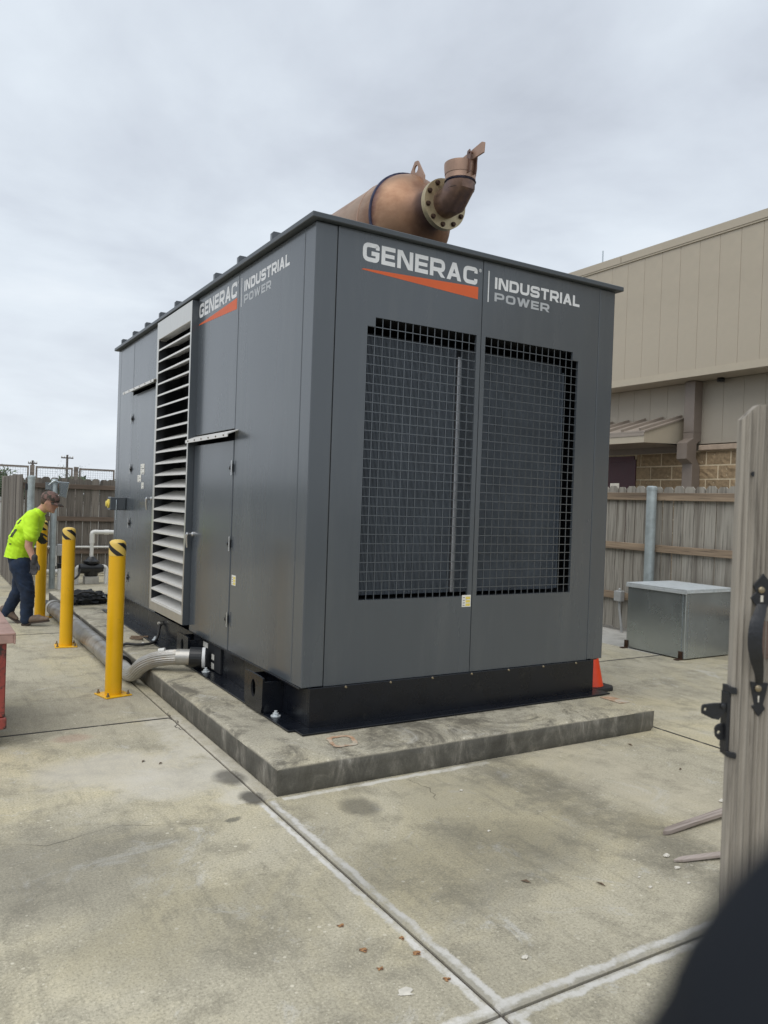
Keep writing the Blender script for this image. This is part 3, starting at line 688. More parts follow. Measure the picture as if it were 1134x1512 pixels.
# ---- lettering: stroke-built wide rounded-square letters
def ribbon(pts, t, rad, closed=False):
    """offset a polyline to an outline; corners listed in rad are rounded on both sides"""
    pts = [Vector((p[0], p[1])) for p in pts]; n = len(pts); out = []
    for i, p in enumerate(pts):
        if not closed and i in (0, n-1): out.append(p); continue
        a = (pts[(i-1) % n]-p); b_ = (pts[(i+1) % n]-p)
        r_ = min(rad[i] if isinstance(rad, (list, tuple)) else rad, a.length*.49, b_.length*.49)
        if r_ < 1e-4: out.append(p); continue
        p0 = p+a.normalized()*r_; p2 = p+b_.normalized()*r_
        for k in range(6):
            u = k/5; out.append(p0*(1-u)**2+p*2*u*(1-u)+p2*u*u)
    m_ = len(out); Lf, Rt = [], []
    for i, p in enumerate(out):
        if closed: d0 = (p-out[i-1]).normalized(); d1 = (out[(i+1) % m_]-p).normalized()
        else:
            d0 = (p-out[i-1]).normalized() if i else (out[1]-p).normalized()
            d1 = (out[i+1]-p).normalized() if i < m_-1 else d0
        n0 = Vector((-d0.y, d0.x)); n1 = Vector((-d1.y, d1.x)); mm = (n0+n1).normalized()
        k = t/2/max(mm.dot(n0), .4)
        Lf.append(p+mm*k); Rt.append(p-mm*k)
    qs = []
    for i in range(m_ if closed else m_-1):
        j = (i+1) % m_; qs.append([Rt[i], Rt[j], Lf[j], Lf[i]])
    return qs
def glyph(ch, w, t):
    c = t/2; l, r, bt, tp = c, w-c, c, 1-c; k = .26; S_ = []
    def rb(pts, rad=0, closed=False): S_.append(ribbon(pts, t, rad, closed))
    def pg(*pts): S_.append([[Vector(p) for p in pts]])
    if ch == 'G': rb([(r, .68), (r, tp), (l, tp), (l, bt), (r, bt), (r, .46), (w*.52, .46)], [0, k, k, k, k, 0, 0])
    if ch == 'C': rb([(r, .66), (r, tp), (l, tp), (l, bt), (r, bt), (r, .34)], [0, k, k, k, k, 0])
    if ch == 'E': rb([(w, tp), (l, tp), (l, bt), (w, bt)]); pg((t, .5-c*.9), (w*.94, .5-c*.9), (w*.94, .5+c*.9), (t, .5+c*.9))
    if ch == 'N': pg((0, 0), (t, 0), (t, 1), (0, 1)); pg((w-t, 0), (w, 0), (w, 1), (w-t, 1)); pg((t*.2, 1), (t*1.35, 1), (w-t*.2, 0), (w-t*1.35, 0))
    if ch in 'RP':
        rb([(l, 0), (l, tp), (r, tp), (r, .40), (t, .40)], [0, 0, k, k*.8, 0])
        if ch == 'R': pg((w*.50, .40-c), (w*.50+t*1.15, .40-c), (w*1.02, 0), (w*1.02-t*1.2, 0))
    if ch == 'A':
        pg((0, 0), (t*1.12, 0), (w/2+t*.56, 1), (w/2-t*.56, 1)); pg((w-t*1.12, 0), (w, 0), (w/2+t*.56, 1), (w/2-t*.56, 1)); pg((w*.2, .2), (w*.8, .2), (w*.74, .2+t*.8), (w*.26, .2+t*.8))
    if ch == 'I': pg((0, 0), (t, 0), (t, 1), (0, 1))
    if ch == 'D': rb([(l, bt), (l, tp), (r, tp), (r, bt)], [0, 0, k, k], True)
    if ch == 'O': rb([(l, bt), (l, tp), (r, tp), (r, bt)], k, True)
    if ch == 'U': rb([(l, 1), (l, bt), (r, bt), (r, 1)], k)
    if ch == 'S': rb([(r, .70), (r, tp), (l, tp), (l, .5), (r, .5), (r, bt), (l, bt), (l, .30)], k*.8)
    if ch == 'T': pg((0, 1-t), (w, 1-t), (w, 1), (0, 1)); pg((w/2-c, 0), (w/2+c, 0), (w/2+c, 1-t), (w/2-c, 1-t))
    if ch == 'L': rb([(l, 1), (l, bt), (w, bt)])
    if ch == 'W':
        a = t*1.05
        for (x0, x1) in ((0, .25), (.5, .25), (.5, .75), (1, .75)):
            xa, xb = x0*(w-a), x1*(w-a); pg((xb, 0), (xb+a, 0), (xa+a, 1), (xa, 1))
    return S_
def word(txt, o, u, v, width, height, t, mt, name, gap=.13):
    o, u, v = map(Vector, (o, u, v)); nrm = u.cross(v)
    ws = {'I': None, 'W': 1.35, 'L': .8, 'E': .85, 'T': .9}
    wl = [t if c == 'I' else ws.get(c, 1.0) for c in txt]
    tot = sum(wl)+gap*(len(txt)-1); k = width/tot; m_ = MB(); x = 0
    for c, w0 in zip(txt, wl):
        for si, quads in enumerate(glyph(c, w0 if c != 'I' else t, t)):
            for q in quads:
                pts = [o+u*(x+p.x*1.0)*k+v*p.y*height+nrm*(.0006+.0003*si) for p in q]
                n = len(pts); m_.add(pts, [tuple(range(n))])
        x += w0+gap
    ob = m_.build(name, mt, gen, fix=False); return ob
def signage(o, u):
    """o = left end of the lettering on the sheet at z = 0"""
    o, u = Vector(o), Vector(u); v = Vector((0, 0, 1)); n = u.cross(v)
    word('GENERAC', o+v*3.083, u, v, .905, .118, .23, M_white, 'lettering')
    # orange wedge, thin at the left
    MB().add([o+u*a+v*b_+n*.0008 for a, b_ in ((-.006, 3.026), (.008, 3.034), (.915, 3.072), (.915, 2.988))], [(0, 3, 2, 1)]).build('swoosh', M_orange, gen)
    MB().obox(o+u*1.000+v*2.985, u*.009, v*.215, n*.0008).build('divider_line', M_white, gen)
    word('INDUSTRIAL', o+u*1.060+v*3.086, u, v, .812, .080, .24, M_white, 'lettering')
    word('POWER', o+u*1.060+v*3.000, u, v, .512, .060, .23, M_lgrey, 'lettering', gap=.16)
    # registered mark
    c = o+u*.928+v*3.188+n*.0008; m_ = MB(); r0, r1 = .0085, .0115
    m_.add([c+u*r0*math.cos(a*.3927)+v*r0*math.sin(a*.3927) for a in range(16)]+[c+u*r1*math.cos(a*.3927)+v*r1*math.sin(a*.3927) for a in range(16)], [(a, (a+1) % 16, 16+(a+1) % 16, 16+a) for a in range(16)])
    for q in glyph('R', .8, .24):
        for f in q: m_.add([c+u*(p.x-.4)*.010+v*(p.y-.5)*.011+n*.0003 for p in f], [tuple(range(len(f)))])
    m_.build('registered_mark', M_white, gen, fix=False)
signage((.326, 0, 0), (1, 0, 0)); signage((0, 2.255, 0), (0, -1, 0))

# ---- exhaust silencer on the roof
SX, SZ, SR, SY = 1.295, 3.826, .366, 1.0
m_ = MB()
m_.lathe([(.0, 2.62), (.17, 2.60), (.17, 2.46), (SR*.92, 2.34), (SR, 2.28), (SR, .015), (SR*.995, 0)], (SX, SY, SZ), (0, 1, 0), 56)
m_.lathe([(SR*.995, 0), (SR*.985, -.02), (SR*.94, -.075), (SR*.84, -.135), (SR*.68, -.19), (SR*.52, -.232), (.165, -.262), (.150, -.28), (.150, -.44)], (SX, SY, SZ), (0, 1, 0), 56)
sil = m_.build('exhaust_silencer', M_rustsil, gen, smooth=True)
m_ = MB(); m_.lathe([(SR*.99, -.012), (SR+.010, -.010), (SR+.012, .004), (SR*.99, .008)], (SX, SY, SZ), (0, 1, 0), 56); m_.build('rim_seam', M_weld, sil, smooth=True)
m_ = MB(); m_.lathe([(SR*.99, .20), (SR+.004, .203), (SR+.004, .212), (SR*.99, .215)], (SX, SY, SZ), (0, 1, 0), 56); m_.build('weld_bead', M_rusttop, sil, smooth=True)
FY = .545
m_ = MB(); m_.lathe([(.10, -.012), (.186, -.012), (.186, .010), (.10, .010)], (SX, FY, SZ-.012), (0, 1, 0), 48, cap=False); m_.lathe([(.10, -.036), (.186, -.036), (.186, -.014), (.10, -.014)], (SX, FY, SZ-.012), (0, 1, 0), 48, cap=False)
fl = m_.build('flange', M_flange, sil, smooth=True)
for k in range(10):
    a = k*2*math.pi/10+.2; c = Vector((SX+.158*math.cos(a), FY-.036, SZ-.012+.158*math.sin(a)))
    MB().lathe([(.020, 0), (.020, -.004), (.014, -.004), (.014, -.018), (.0, -.019)], c, (0, 1, 0), 8).build('bolt', M_bolt, sil)
PR = .108
m_ = MB()
pts = [(SX, FY-.02, SZ-.012), (SX, FY-.075, SZ-.012)]
m_.tube(pts, PR, 32, cap=False)
def mitre(pts, r, n=32):
    pts = [Vector(p) for p in pts]; rings = []
    X_ = Vector((1, 0, 0))
    for i, p in enumerate(pts):
        d0 = (p-pts[i-1]).normalized() if i else (pts[1]-p).normalized()
        d1 = (pts[i+1]-p).normalized() if i < len(pts)-1 else d0
        t_ = (d0+d1).normalized(); y_ = t_.cross(X_).normalized(); k = 1/max(t_.dot(d0), .3)
        rings.append([p+X_*r*math.cos(a*2*math.pi/n)+y_*r*k*math.sin(a*2*math.pi/n) for a in range(n)])
    return rings
E0 = (SX, FY-.07, SZ-.012); E1 = (SX, FY-.135, SZ-.012); E2 = (SX, FY-.215, SZ+.062); E3 = (SX, FY-.215, SZ+.125); E4 = (SX, FY-.215, SZ+.185)
m_.ring(mitre([E0, E1, E2, E3], PR), cap=False)
m_.build('elbow', M_rustdk, sil, smooth=True)
m_ = MB(); m_.ring(mitre([(E3[0], E3[1], E3[2]-.03), (E4[0], E4[1], E4[2]-.04)], PR+.003), cap=False); m_.build('tail_pipe', M_rusttop, sil, smooth=True)
m_ = MB(); c4 = Vector(E4)
m_.lathe([(PR+.006, -.05), (PR+.012, .0), (PR+.012, .03), (PR+.004, .03), (PR, -.05)], c4, (0, 0, 1), 32, cap=False); m_.build('collar', M_rusttop, sil, smooth=True)
MB().lathe([(PR*.97, -.16), (PR*.97, -.158)], c4, (0, 0, 1), 24).build('pipe_disc', M_dark, sil)  # dark disc closing the pipe below its mouth
for dz in (-.10,):
    m_ = MB(); m_.lathe([(PR+.001, -.008), (PR+.008, 0), (PR+.001, .008)], c4+Vector((0, 0, dz)), (0, 0, 1), 32, cap=False); m_.build('weld_bead', M_weld, sil, smooth=True)
# weather flap arm: an upright steel fin running over the mouth and out past the hinge
hgy = c4.y-PR-.012
m_ = MB(); m_.prism([(.345, 4.085), (.095, 4.122), (.066, 4.108), (.072, 4.038), (.20, 4.034), (.33, 4.050)], (SX+.004, 0, 0), (0, 1, 0), (0, 0, 1), (.012, 0, 0)); m_.build('flap_arm', M_rusttop, sil, bevel=.002)
m_ = MB()
for sx in (-.022, .034):
    m_.prism([(.03, -.10), (-.012, -.10), (-.022, .02), (-.005, .062), (.02, .055), (.03, .0)], (SX+sx, hgy-.004, c4.z+.03), (0, 1, 0), (0, 0, 1), (.008, 0, 0))
m_.tube([(SX-.03, hgy-.008, c4.z+.07), (SX+.05, hgy-.008, c4.z+.07)], .009, 8)
m_.build('flap_hinge', M_rustdk, sil)
# lifting lug on the head
def plate_with_hole(o, u, v, d, outline, hc, hr, n=20):
    o, u, v, d = map(Vector, (o, u, v, d)); outp = []; inp = []
    for k in range(n):
        a = k*2*math.pi/n; dr = Vector((math.cos(a), math.sin(a))); best = 9
        for i in range(len(outline)):
            p, q = Vector(outline[i]), Vector(outline[(i+1) % len(outline)]); e = q-p; f = p-Vector(hc)
            den = dr.x*e.y-dr.y*e.x
            if abs(den) < 1e-9: continue
            t_ = (f.x*e.y-f.y*e.x)/den; s_ = (f.x*dr.y-f.y*dr.x)/den
            if t_ > 0 and -1e-6 <= s_ <= 1+1e-6: best = min(best, t_)
        outp.append(Vector(hc)+dr*best); inp.append(Vector(hc)+dr*hr)
    V = [o+u*p.x+v*p.y for p in outp]+[o+u*p.x+v*p.y for p in inp]; V += [p+d for p in V]
    fs = []
    for i in range(n):
        j = (i+1) % n
        fs += [(i, j, n+j, n+i), (2*n+i, 3*n+i, 3*n+j, 2*n+j), (i, 2*n+i, 2*n+j, j), (n+i, n+j, 3*n+j, 3*n+i)]
    return MB().add(V, fs)
pl = plate_with_hole((SX-.006, .955, SZ+.30), (0, -1, 0), (0, 0, 1), (.014, 0, 0), [(-.09, 0), (.17, -.08), (.165, -.02), (.05, .15), (.01, .155), (-.075, .05)], (.03, .09), .030)
pl.build('lifting_lug', M_rusttop, sil)
MB().lathe([(.10, 0), (.10, .40), (.095, .42), (0, .42)], (SX-.02, 2.35, SZ), (0, 0, 1), 24).build('inlet_stub', M_rustdk, sil, smooth=True)
sd_ = MB()
for y in (1.35, 2.9): sd_.box(SX-.3, SX+.3, y-.04, y+.04, 3.303, SZ-SR*.82)
sd_.build('saddle', M_black, sil)

# ------------------------------------------------------------------ bollards
def bollard():
    t_ = thing('bollard', (-.685, 1.944, 0), 'tall yellow bollard closest to the camera, beside the flexible silver hose', 'bollard', 'yellow bollards along the left side of the plinth')
    x, y = -.685, 1.944
    b_ = MB(); b_.lathe([(.063, .010), (.063, 1.085)], (x, y, 0), (0, 0, 1), 36); b_.build('sleeve', M_yellow, t_, smooth=True)
    c_ = MB(); c_.lathe([(.0645, 1.0855), (.0645, 1.175), (.060, 1.192), (.045, 1.205), (.022, 1.211), (0.001, 1.212)], (x, y, 0), (0, 0, 1), 36); cp = c_.build('cap', M_yellow2, t_, smooth=True)
    # spiral black stripes wrapped on the cap
    n = 36
    Hc = .100; dl = 2*math.pi/3; NT = 96
    for s0 in range(3):
        m_ = MB()
        for nn in (s0,):
            st_ = []
            for k in range(-NT, NT+1):
                th = k*2*math.pi/NT
                lo = max(0, nn-th/dl-1); hi = min(1, nn-th/dl-.60)
                st_.append((th, lo, hi))
            for (t0, l0, h0), (t1, l1, h1) in zip(st_, st_[1:]):
                if h0 <= l0+1e-6 and h1 <= l1+1e-6: continue
                if t0 < -math.pi/2+s0*dl-math.pi*1.2 or True:
                    def pt(th, zn):
                        z = 1.088+Hc*max(0, min(1, zn)); rr = .0655 if z < 1.172 else .0655-(z-1.172)/.0185*.0042
                        return (x+rr*math.cos(th), y+rr*math.sin(th), z)
                    rows = 4; vs = [pt(t0, l0+(max(h0, l0)-l0)*q/rows) for q in range(rows+1)]+[pt(t1, l1+(max(h1, l1)-l1)*q/rows) for q in range(rows+1)]
                    m_.add(vs, [(q, rows+1+q, rows+2+q, q+1) for q in range(rows)])
        if m_.v: m_.build('black_stripe', M_tape, cp)
    B(x-.105, x+.105, y-.105, y+.105, .001, .0105).build('base_plate', M_yellow, t_, bevel=.002)
    for sx in (-1, 1):
        for sy in (-1, 1):
            MB().lathe([(.013, 0), (.013, .012), (.007, .012), (.007, .03), (0, .031)], (x+sx*.082, y+sy*.082, .0108), (0, 0, 1), 8).build('anchor_bolt', M_screw, t_)
    return t_
b0 = bollard()
b1 = dup(b0, (-.692, 4.124, 0)); b1['label'] = 'yellow bollard in the middle of the row, left of the black bag'
b2 = dup(b0, (-.680, 6.15, 0)); b2['label'] = 'yellow bollard partly hidden by the worker in the lime shirt'
for b_, a in ((b0, .25), (b1, -.1), (b2, .5)): b_.rotation_euler = (0, 0, a)

# ------------------------------------------------------------------ pipe on the ground, flexible hose, cable
def ribbed(pts, r0, n, ribs, amp):
    pts = [Vector(p) for p in pts]; m_ = MB(); rings = []; ref = Vector((0, 0, 1))
    for i, p in enumerate(pts):
        t_ = (pts[min(i+1, len(pts)-1)]-pts[max(i-1, 0)]).normalized()
        x_ = (ref-t_*ref.dot(t_)).normalized(); y_ = t_.cross(x_); ref = x_
        rings.append([p+(x_*math.cos(a)+y_*math.sin(a))*(r0+amp*math.cos(a*ribs)) for a in [k*2*math.pi/n for k in range(n)]])
    return m_.ring(rings)
def bez(ctrl, n=10):
    c = [Vector(p) for p in ctrl]; out = []
    for i in range(len(c)-1):
        p0, p1, p2, p3 = c[max(i-1, 0)], c[i], c[i+1], c[min(i+2, len(c)-1)]
        for k in range(n):
            u = k/n
            out.append(.5*((2*p1)+(-p0+p2)*u+(2*p0-5*p1+4*p2-p3)*u*u+(-p0+3*p1-3*p2+p3)*u**3))
    return out+[c[-1]]
gp_ = thing('steel_pipe', (-.50, 4.4, 0), 'dull galvanised steel pipe lying on the concrete along the foot of the plinth', 'pipe')
m_ = MB(); m_.tube([(-.488, 2.62, .088), (-.488, 6.35, .088)], .085, 28); m_.build('pipe_run', M_pipe, gp_, smooth=True)
m_ = MB(); m_.tube([(-.488, 2.60, .088), (-.488, 2.74, .088)], .092, 28); m_.tube([(-.488, 6.30, .088), (-.488, 6.42, .088)], .092, 28); m_.build('coupling', M_hose, gp_, smooth=True)
m_ = MB(); m_.tube(bez([(-.488, 6.42, .085), (-.47, 6.75, .08), (-.55, 7.1, .075), (-.50, 7.9, .07)], 6), .045, 14); m_.build('tail_hose', M_blackp, gp_, smooth=True)
hs_ = thing('flexible_hose', (-.25, 2.2, .1), 'silver ribbed flexible hose curving from the ground up to the generator base', 'hose')
hp_ = bez([(-.488, 2.60, .090), (-.486, 2.48, .080), (-.482, 2.38, .074), (-.478, 2.27, .080), (-.466, 2.17, .112), (-.436, 2.07, .188), (-.365, 1.985, .243), (-.285, 1.92, .266), (-.205, 1.865, .276), (-.125, 1.82, .278), (-.05, 1.79, .276)], 8)
ribbed(hp_, .059, 96, 22, .0024).build('hose_body', M_hose, hs_, smooth=True)
m_ = MB(); m_.tube([Vector((-.488, 2.56, .088)), Vector((-.488, 2.62, .088))], .088, 24); m_.build('end_collar', M_blackp, hs_, smooth=True)
m_ = MB(); m_.lathe([(.072, -.05), (.080, -.045), (.080, .045), (.072, .05)], hp_[-5], (hp_[-1]-hp_[-6]), 24); m_.build('hose_clamp', M_blackp, hs_)
m_ = MB(); m_.lathe([(.068, -.02), (.082, -.018), (.082, .006), (.068, .008)], (-.018, 1.775, .274), (1, -.4, 0), 24); m_.build('hub_ring', M_white, hs_, smooth=True)
m_ = MB(); m_.tube([hp_[-30]+Vector((0, 0, .060)), hp_[-26]+Vector((0, 0, .060))], .022, 10); m_.build('cable_tie_head', M_pvc, hs_, smooth=True)
m_ = MB(); m_.lathe([(.0615, -.06), (.0632, -.058), (.0632, .058), (.0615, .06)], hp_[-13], (hp_[-10]-hp_[-16]), 24, cap=False); m_.build('foil_tape', M_hose, hs_, smooth=True)
ck = thing('power_cable', (-.2, 2.9, PZ), 'black cable running from the generator base over the plinth edge', 'cable')
m_ = MB(); m_.tube(bez([(.045, 3.255, .33), (.02, 3.25, .30), (.0, 3.22, .235), (-.04, 3.14, .192), (-.12, 3.02, PZ+.022), (-.25, 3.01, PZ+.02), (-.345, 3.06, PZ+.024), (-.398, 3.06, .14), (-.40, 3.02, .03), (-.40, 2.9, .012)], 8), .0125, 10); m_.build('cable_jacket', M_rubber, ck, smooth=True)
MB().lathe([(.02, 0), (.02, .03), (.014, .05)], (.047, 3.255, .33), (-1, 0, 0), 10).build('gland', M_alu, ck)
MB().tube([(-.19, 3.022, PZ+.02), (-.205, 3.018, PZ+.02)], .0155, 10).build('tape_marker', M_pvc, ck)
tag(MB().tube(bez([(-.22, 3.42, PZ+.012), (-.16, 3.30, PZ+.016), (-.12, 3.36, PZ+.012), (-.19, 3.5, PZ+.012), (-.10, 3.44, PZ+.014), (-.05, 3.40, PZ+.02)], 5), .008, 6).build('wire_scrap', M_leafd), 'rusty twist of wire lying on the plinth beside the skid', 'wire')

# bag on the plinth
bg_ = thing('tool_bag', (-.12, 6.05, PZ), 'slumped black cloth tool bag lying on the plinth', 'bag')
def lumpy(c, r, seed, amp=.25, n=22, fr=4.0, flat=0.0):
    c = Vector(c); m_ = MB(); rings = []
    for j in range(1, n):
        t_ = math.pi*j/n; ring = []
        for k in range(n*2):
            p = k*math.pi/n
            d = Vector((math.sin(t_)*math.cos(p), math.sin(t_)*math.sin(p), math.cos(t_)))
            s_ = 1+amp*mnoise.noise(d*fr*.5+Vector((seed, 0, 0)))+amp*.5*mnoise.noise(d*fr+Vector((0, seed, 0)))
            q = c+Vector((d.x*r[0]*s_, d.y*r[1]*s_, d.z*r[2]*s_))
            if q.z < flat: q.z = flat
            ring.append(q)
        rings.append(ring)
    return m_.ring(rings)
lumpy((-.13, 6.06, PZ+.075), (.235, .13, .085), 3.1, .55, fr=5, flat=PZ+.004).build('bag_body', M_bag, bg_, smooth=True)
MB().tube(bez([(-.30, 6.0, PZ+.10), (-.22, 5.95, PZ+.165), (-.08, 5.95, PZ+.15), (.02, 6.0, PZ+.09)], 6), .012, 8).build('carry_handle', M_rubber, bg_, smooth=True)
MB().tube(bez([(-.02, 6.0, PZ+.11), (.05, 5.97, PZ+.10), (.10, 6.0, PZ+.03)], 6), .010, 8).build('strap', M_galv, bg_, smooth=True)
lumpy((-.30, 5.98, PZ+.06), (.05, .05, .05), 8, .3, n=10, flat=PZ+.004).build('side_pocket', M_bag, bg_, smooth=True)
tag(lumpy((-.02, 5.02, PZ+.008), (.05, .03, .010), 2, .3, n=8, flat=PZ+.001).build('crumpled_paper', M_chip), 'small crumpled white paper on the plinth behind the near bollard', 'paper')

# ------------------------------------------------------------------ galvanised sheet-metal box
bx = thing('metal_box', (5.4, 1.52, 0), 'galvanised sheet-metal equipment box standing before the wooden fence', 'box')
B(5.015, 5.785, 1.122, 1.912, .012, .735).build('box_body', M_galv, bx, bevel=.004)
lid = MB(); lid.box(5.0, 5.80, 1.107, 1.927, .738, .756); lid.box(4.998, 5.003, 1.105, 1.929, .705, .7375); lid.box(4.998, 5.802, 1.105, 1.109, .715, .7375)
lid.build('lid', M_galvw, bx, bevel=.002)
MB().box(5.008, 5.0145, 1.16, 1.20, .03, .70).box(5.06, 5.10, 1.1185, 1.1215, .03, .70).build('corner_seam', M_galv, bx)
for (x, y) in ((5.0, 1.16), (5.0, 1.90)):
    m_ = MB(); m_.box(x-.07, x+.012, y-.02, y+.03, .0045, .010); m_.box(x+.004, x+.012, y-.02, y+.03, .010, .09); m_.build('foot_bracket', M_bolt, bx)
for k in range(5): MB().lathe([(.009, 0), (.006, .004)], (5.1+k*.15, 1.105, .726), (0, -1, 0), 8).build('rivet', M_galvw, bx)
cn = thing('traffic_cone', (3.085, .60, 0), 'orange traffic cone on a black base behind the right corner of the generator', 'cone')
m_ = MB(); m_.lathe([(.115, .035), (.112, .045), (.03, .44), (.026, .46), (.018, .46), (.1, .05)], (3.085, .60, 0), (0, 0, 1), 28, cap=False); m_.build('cone_body', M_cone, cn, smooth=True)
m_ = MB(); m_.prism([(-.165, -.11), (-.11, -.165), (.11, -.165), (.165, -.11), (.165, .11), (.11, .165), (-.11, .165), (-.165, .11)], (3.085, .60, .001), (1, 0, 0), (0, 1, 0), (0, 0, .034)); m_.build('base', M_rubber, cn, bevel=.006)

# ------------------------------------------------------------------ fences
def picket_mesh(w_, h_, t_, ear=.032):
    return MB().prism([(-w_/2, 0), (w_/2, 0), (w_/2, h_-ear), (w_/2-ear, h_), (-w_/2+ear, h_), (-w_/2, h_-ear)], (0, 0, 0), (1, 0, 0), (0, 0, 1), (0, t_, 0))
# right fence: pickets beyond, rails and steel post on the yard side (plane x = 5.9)
fr = thing('board_fence', (5.93, 2.2, 0), 'weathered grey dog-eared board fence behind the galvanised box', 'fence')
pk = picket_mesh(.140, 1.86, .016).build('picket', M_woodR, fr, origin=(0, 0, 0))
y = 5.9; first = True; i = 0
while y > -1.9:
    dz = random.uniform(-.008, .010); loc = (5.94+random.uniform(-.004, .004), y, .035+dz)
    if first: pk.location = Vector(loc)-WL[fr.name]; WL[pk.name] = Vector(loc); o_ = pk; first = False
    else: o_ = dup(pk, loc, fr)
    o_.rotation_euler = (random.uniform(-.004, .004), random.uniform(-.004, .004), -math.pi/2+random.uniform(-.02, .02))
    y -= .149+random.uniform(-.002, .003)
for za, zb_ in ((1.720, 1.815), (1.072, 1.162), (.415, .505)):
    for ya, yb in ((-1.95, .55), (.56, 2.31), (2.32, 4.0), (4.01, 5.95)):
        d = random.uniform(-.006, .006)
        B(5.895, 5.933, ya, yb, za+d, zb_+d).build('rail', M_woodRail, fr, bevel=.004)
def steel_post(parent, x, y, h_, r_=.0575, mt=M_post, name='post'):
    m_ = MB(); m_.lathe([(r_, 0), (r_, h_-.02)], (x, y, 0), (0, 0, 1), 24); p_ = m_.build(name, mt, parent, smooth=True)
    m_ = MB(); m_.lathe([(r_+.004, h_-.05), (r_+.004, h_-.015), (r_*.8, h_), (0.001, h_+.005)], (x, y, 0), (0, 0, 1), 24); m_.build('post_cap', mt, p_, smooth=True); return p_
pp_ = steel_post(fr, 5.835, 2.315, 1.895, .062)
MB().tube([(5.835, 2.315, .70), (5.835, 2.315, .71)], .064, 24).build('post_band', M_post, pp_, smooth=True)
steel_post(fr, 5.835, -.2, 1.89, .058); steel_post(fr, 5.835, 4.8, 1.89, .058)
tag(B(5.962, 5.97, 2.97, 3.12, 1.78, 1.94).build('panel_offcut', M_chip), 'pale offcut standing up behind the fence top beside the generator corner', 'offcut')
ob_ = thing('outlet_box', (5.88, 2.79, 0), 'small grey weatherproof outlet box with conduit on the low fence rail', 'outlet')
B(5.815, 5.893, 2.735, 2.835, .395, .535).build('box_body', M_cast, ob_, bevel=.008)
B(5.803, 5.8145, 2.728, 2.842, .40, .53).build('cover', M_cast, ob_, bevel=.004)
MB().lathe([(.018, 0), (.018, .02), (.01, .03)], (5.85, 2.785, .536), (0, 0, 1), 10).build('cap_nut', M_cast, ob_)
MB().tube([(5.85, 2.785, .394), (5.85, 2.78, .30), (5.845, 2.74, .12), (5.845, 2.72, .002)], .017, 10).build('conduit', M_cast, ob_, smooth=True)
# left fence (plane y = 11.9)
fl_ = thing('board_fence', (2.5, 11.9, 0), 'dark weathered board fence along the far end of the yard behind the pumps', 'fence')
pk2 = picket_mesh(.142, 1.80, .018, .03).build('picket', M_woodL, fl_, origin=(0, 0, 0))
x = -.33; first = True
while x < 5.85:
    loc = (x, 11.93+random.uniform(-.006, .006), .04+random.uniform(-.012, .016)+.012*max(0, min(1, x)))
    if first: pk2.location = Vector(loc)-WL[fl_.name]; WL[pk2.name] = Vector(loc); o_ = pk2; first = False
    else: o_ = dup(pk2, loc, fl_)
    o_.rotation_euler = (random.uniform(-.006, .006), random.uniform(-.007, .007), random.uniform(-.02, .02))
    x += .150+random.uniform(-.002, .004)
for za, zb_ in ((1.64, 1.73), (1.01, 1.10), (.37, .46)):
    for xa, xb in ((-.4, 2.0), (2.01, 4.0), (4.01, 5.9)): B(xa, xb, 11.885, 11.923, za, zb_).build('rail', M_woodLR, fl_, bevel=.004)
steel_post(fl_, 2.6, 11.83, 1.83); steel_post(fl_, 5.0, 11.83, 1.83)
# open gate leaf and its hinge post
gl = thing('gate_leaf', (-.64, 10.1, 0), 'open wooden gate leaf of narrow grey boards behind the worker', 'gate')
gk = picket_mesh(.140, 1.79, .018, .02).build('board', M_woodL, gl, origin=(0, 0, 0)); first = True; y = 8.62
while y < 11.7:
    loc = (-.655+random.uniform(-.004, .004), y, .03+random.uniform(-.008, .008))
    if first: gk.location = Vector(loc)-WL[gl.name]; WL[gk.name] = Vector(loc); o_ = gk; first = False
    else: o_ = dup(gk, loc, gl)
    o_.rotation_euler = (0, 0, math.pi/2+random.uniform(-.03, .03)); y += .147
for z in (.35, 1.0, 1.6): B(-.648, -.612, 8.55, 11.72, z, z+.09).build('rail', M_woodLR, gl)
hpz = thing('hinge_post', (-.545, 8.5, 0), 'grey steel gate post carrying a black hinge, just behind the worker', 'post')
steel_post(hpz, -.545, 8.5, 1.80, .052, M_post, 'post_tube')
m_ = MB(); m_.tube([(-.61, 8.5, 1.58), (-.61, 8.5, 1.68)], .018, 10); m_.box(-.606, -.59, 8.48, 8.52, 1.60, 1.66); m_.build('hinge', M_iron, hpz)

# post with a floodlight-like box near the plinth corner
bp_ = thing('equipment_post', (-.10, 9.26, 0), 'galvanised post with a small grey floodlight box, left of the far fence', 'post')
m_ = MB(); m_.lathe([(.047, 0), (.047, 1.76), (.04, 1.775), (.001, 1.78)], (-.11, 9.26, 0), (0, 0, 1), 20); m_.build('post_tube', M_post, bp_, smooth=True)
m_ = MB(); m_.prism([(0, 1.50), (.075, 1.47), (.105, 1.73), (-.01, 1.735)], (-.03, 9.20, 0), (1.3, 0, 0), (0, 0, 1), (0, .10, 0)); m_.build('lamp_box', M_galv, bp_, bevel=.006)
m_ = MB(); m_.tube(bez([(-.24, 9.23, 1.70), (-.20, 9.22, 1.68), (-.13, 9.2, 1.74), (-.05, 9.2, 1.72)], 5), .012, 8); m_.box(-.25, -.16, 9.21, 9.25, 1.60, 1.72); m_.build('bracket', M_galv, bp_)
B(-.045, .045, 9.24, 9.32, .53, .72).build('junction_box', M_cast, bp_, bevel=.006)
MB().tube(bez([(.0, 9.26, .53), (.01, 9.25, .35), (-.02, 9.24, .2), (.03, 9.22, .02)], 6), .014, 8).build('drop_cable', M_rubber, bp_, smooth=True)
bp2 = thing('equipment_post', (-.14, 9.05, 0), 'short white conduit stub with valve beside the galvanised post', 'post')
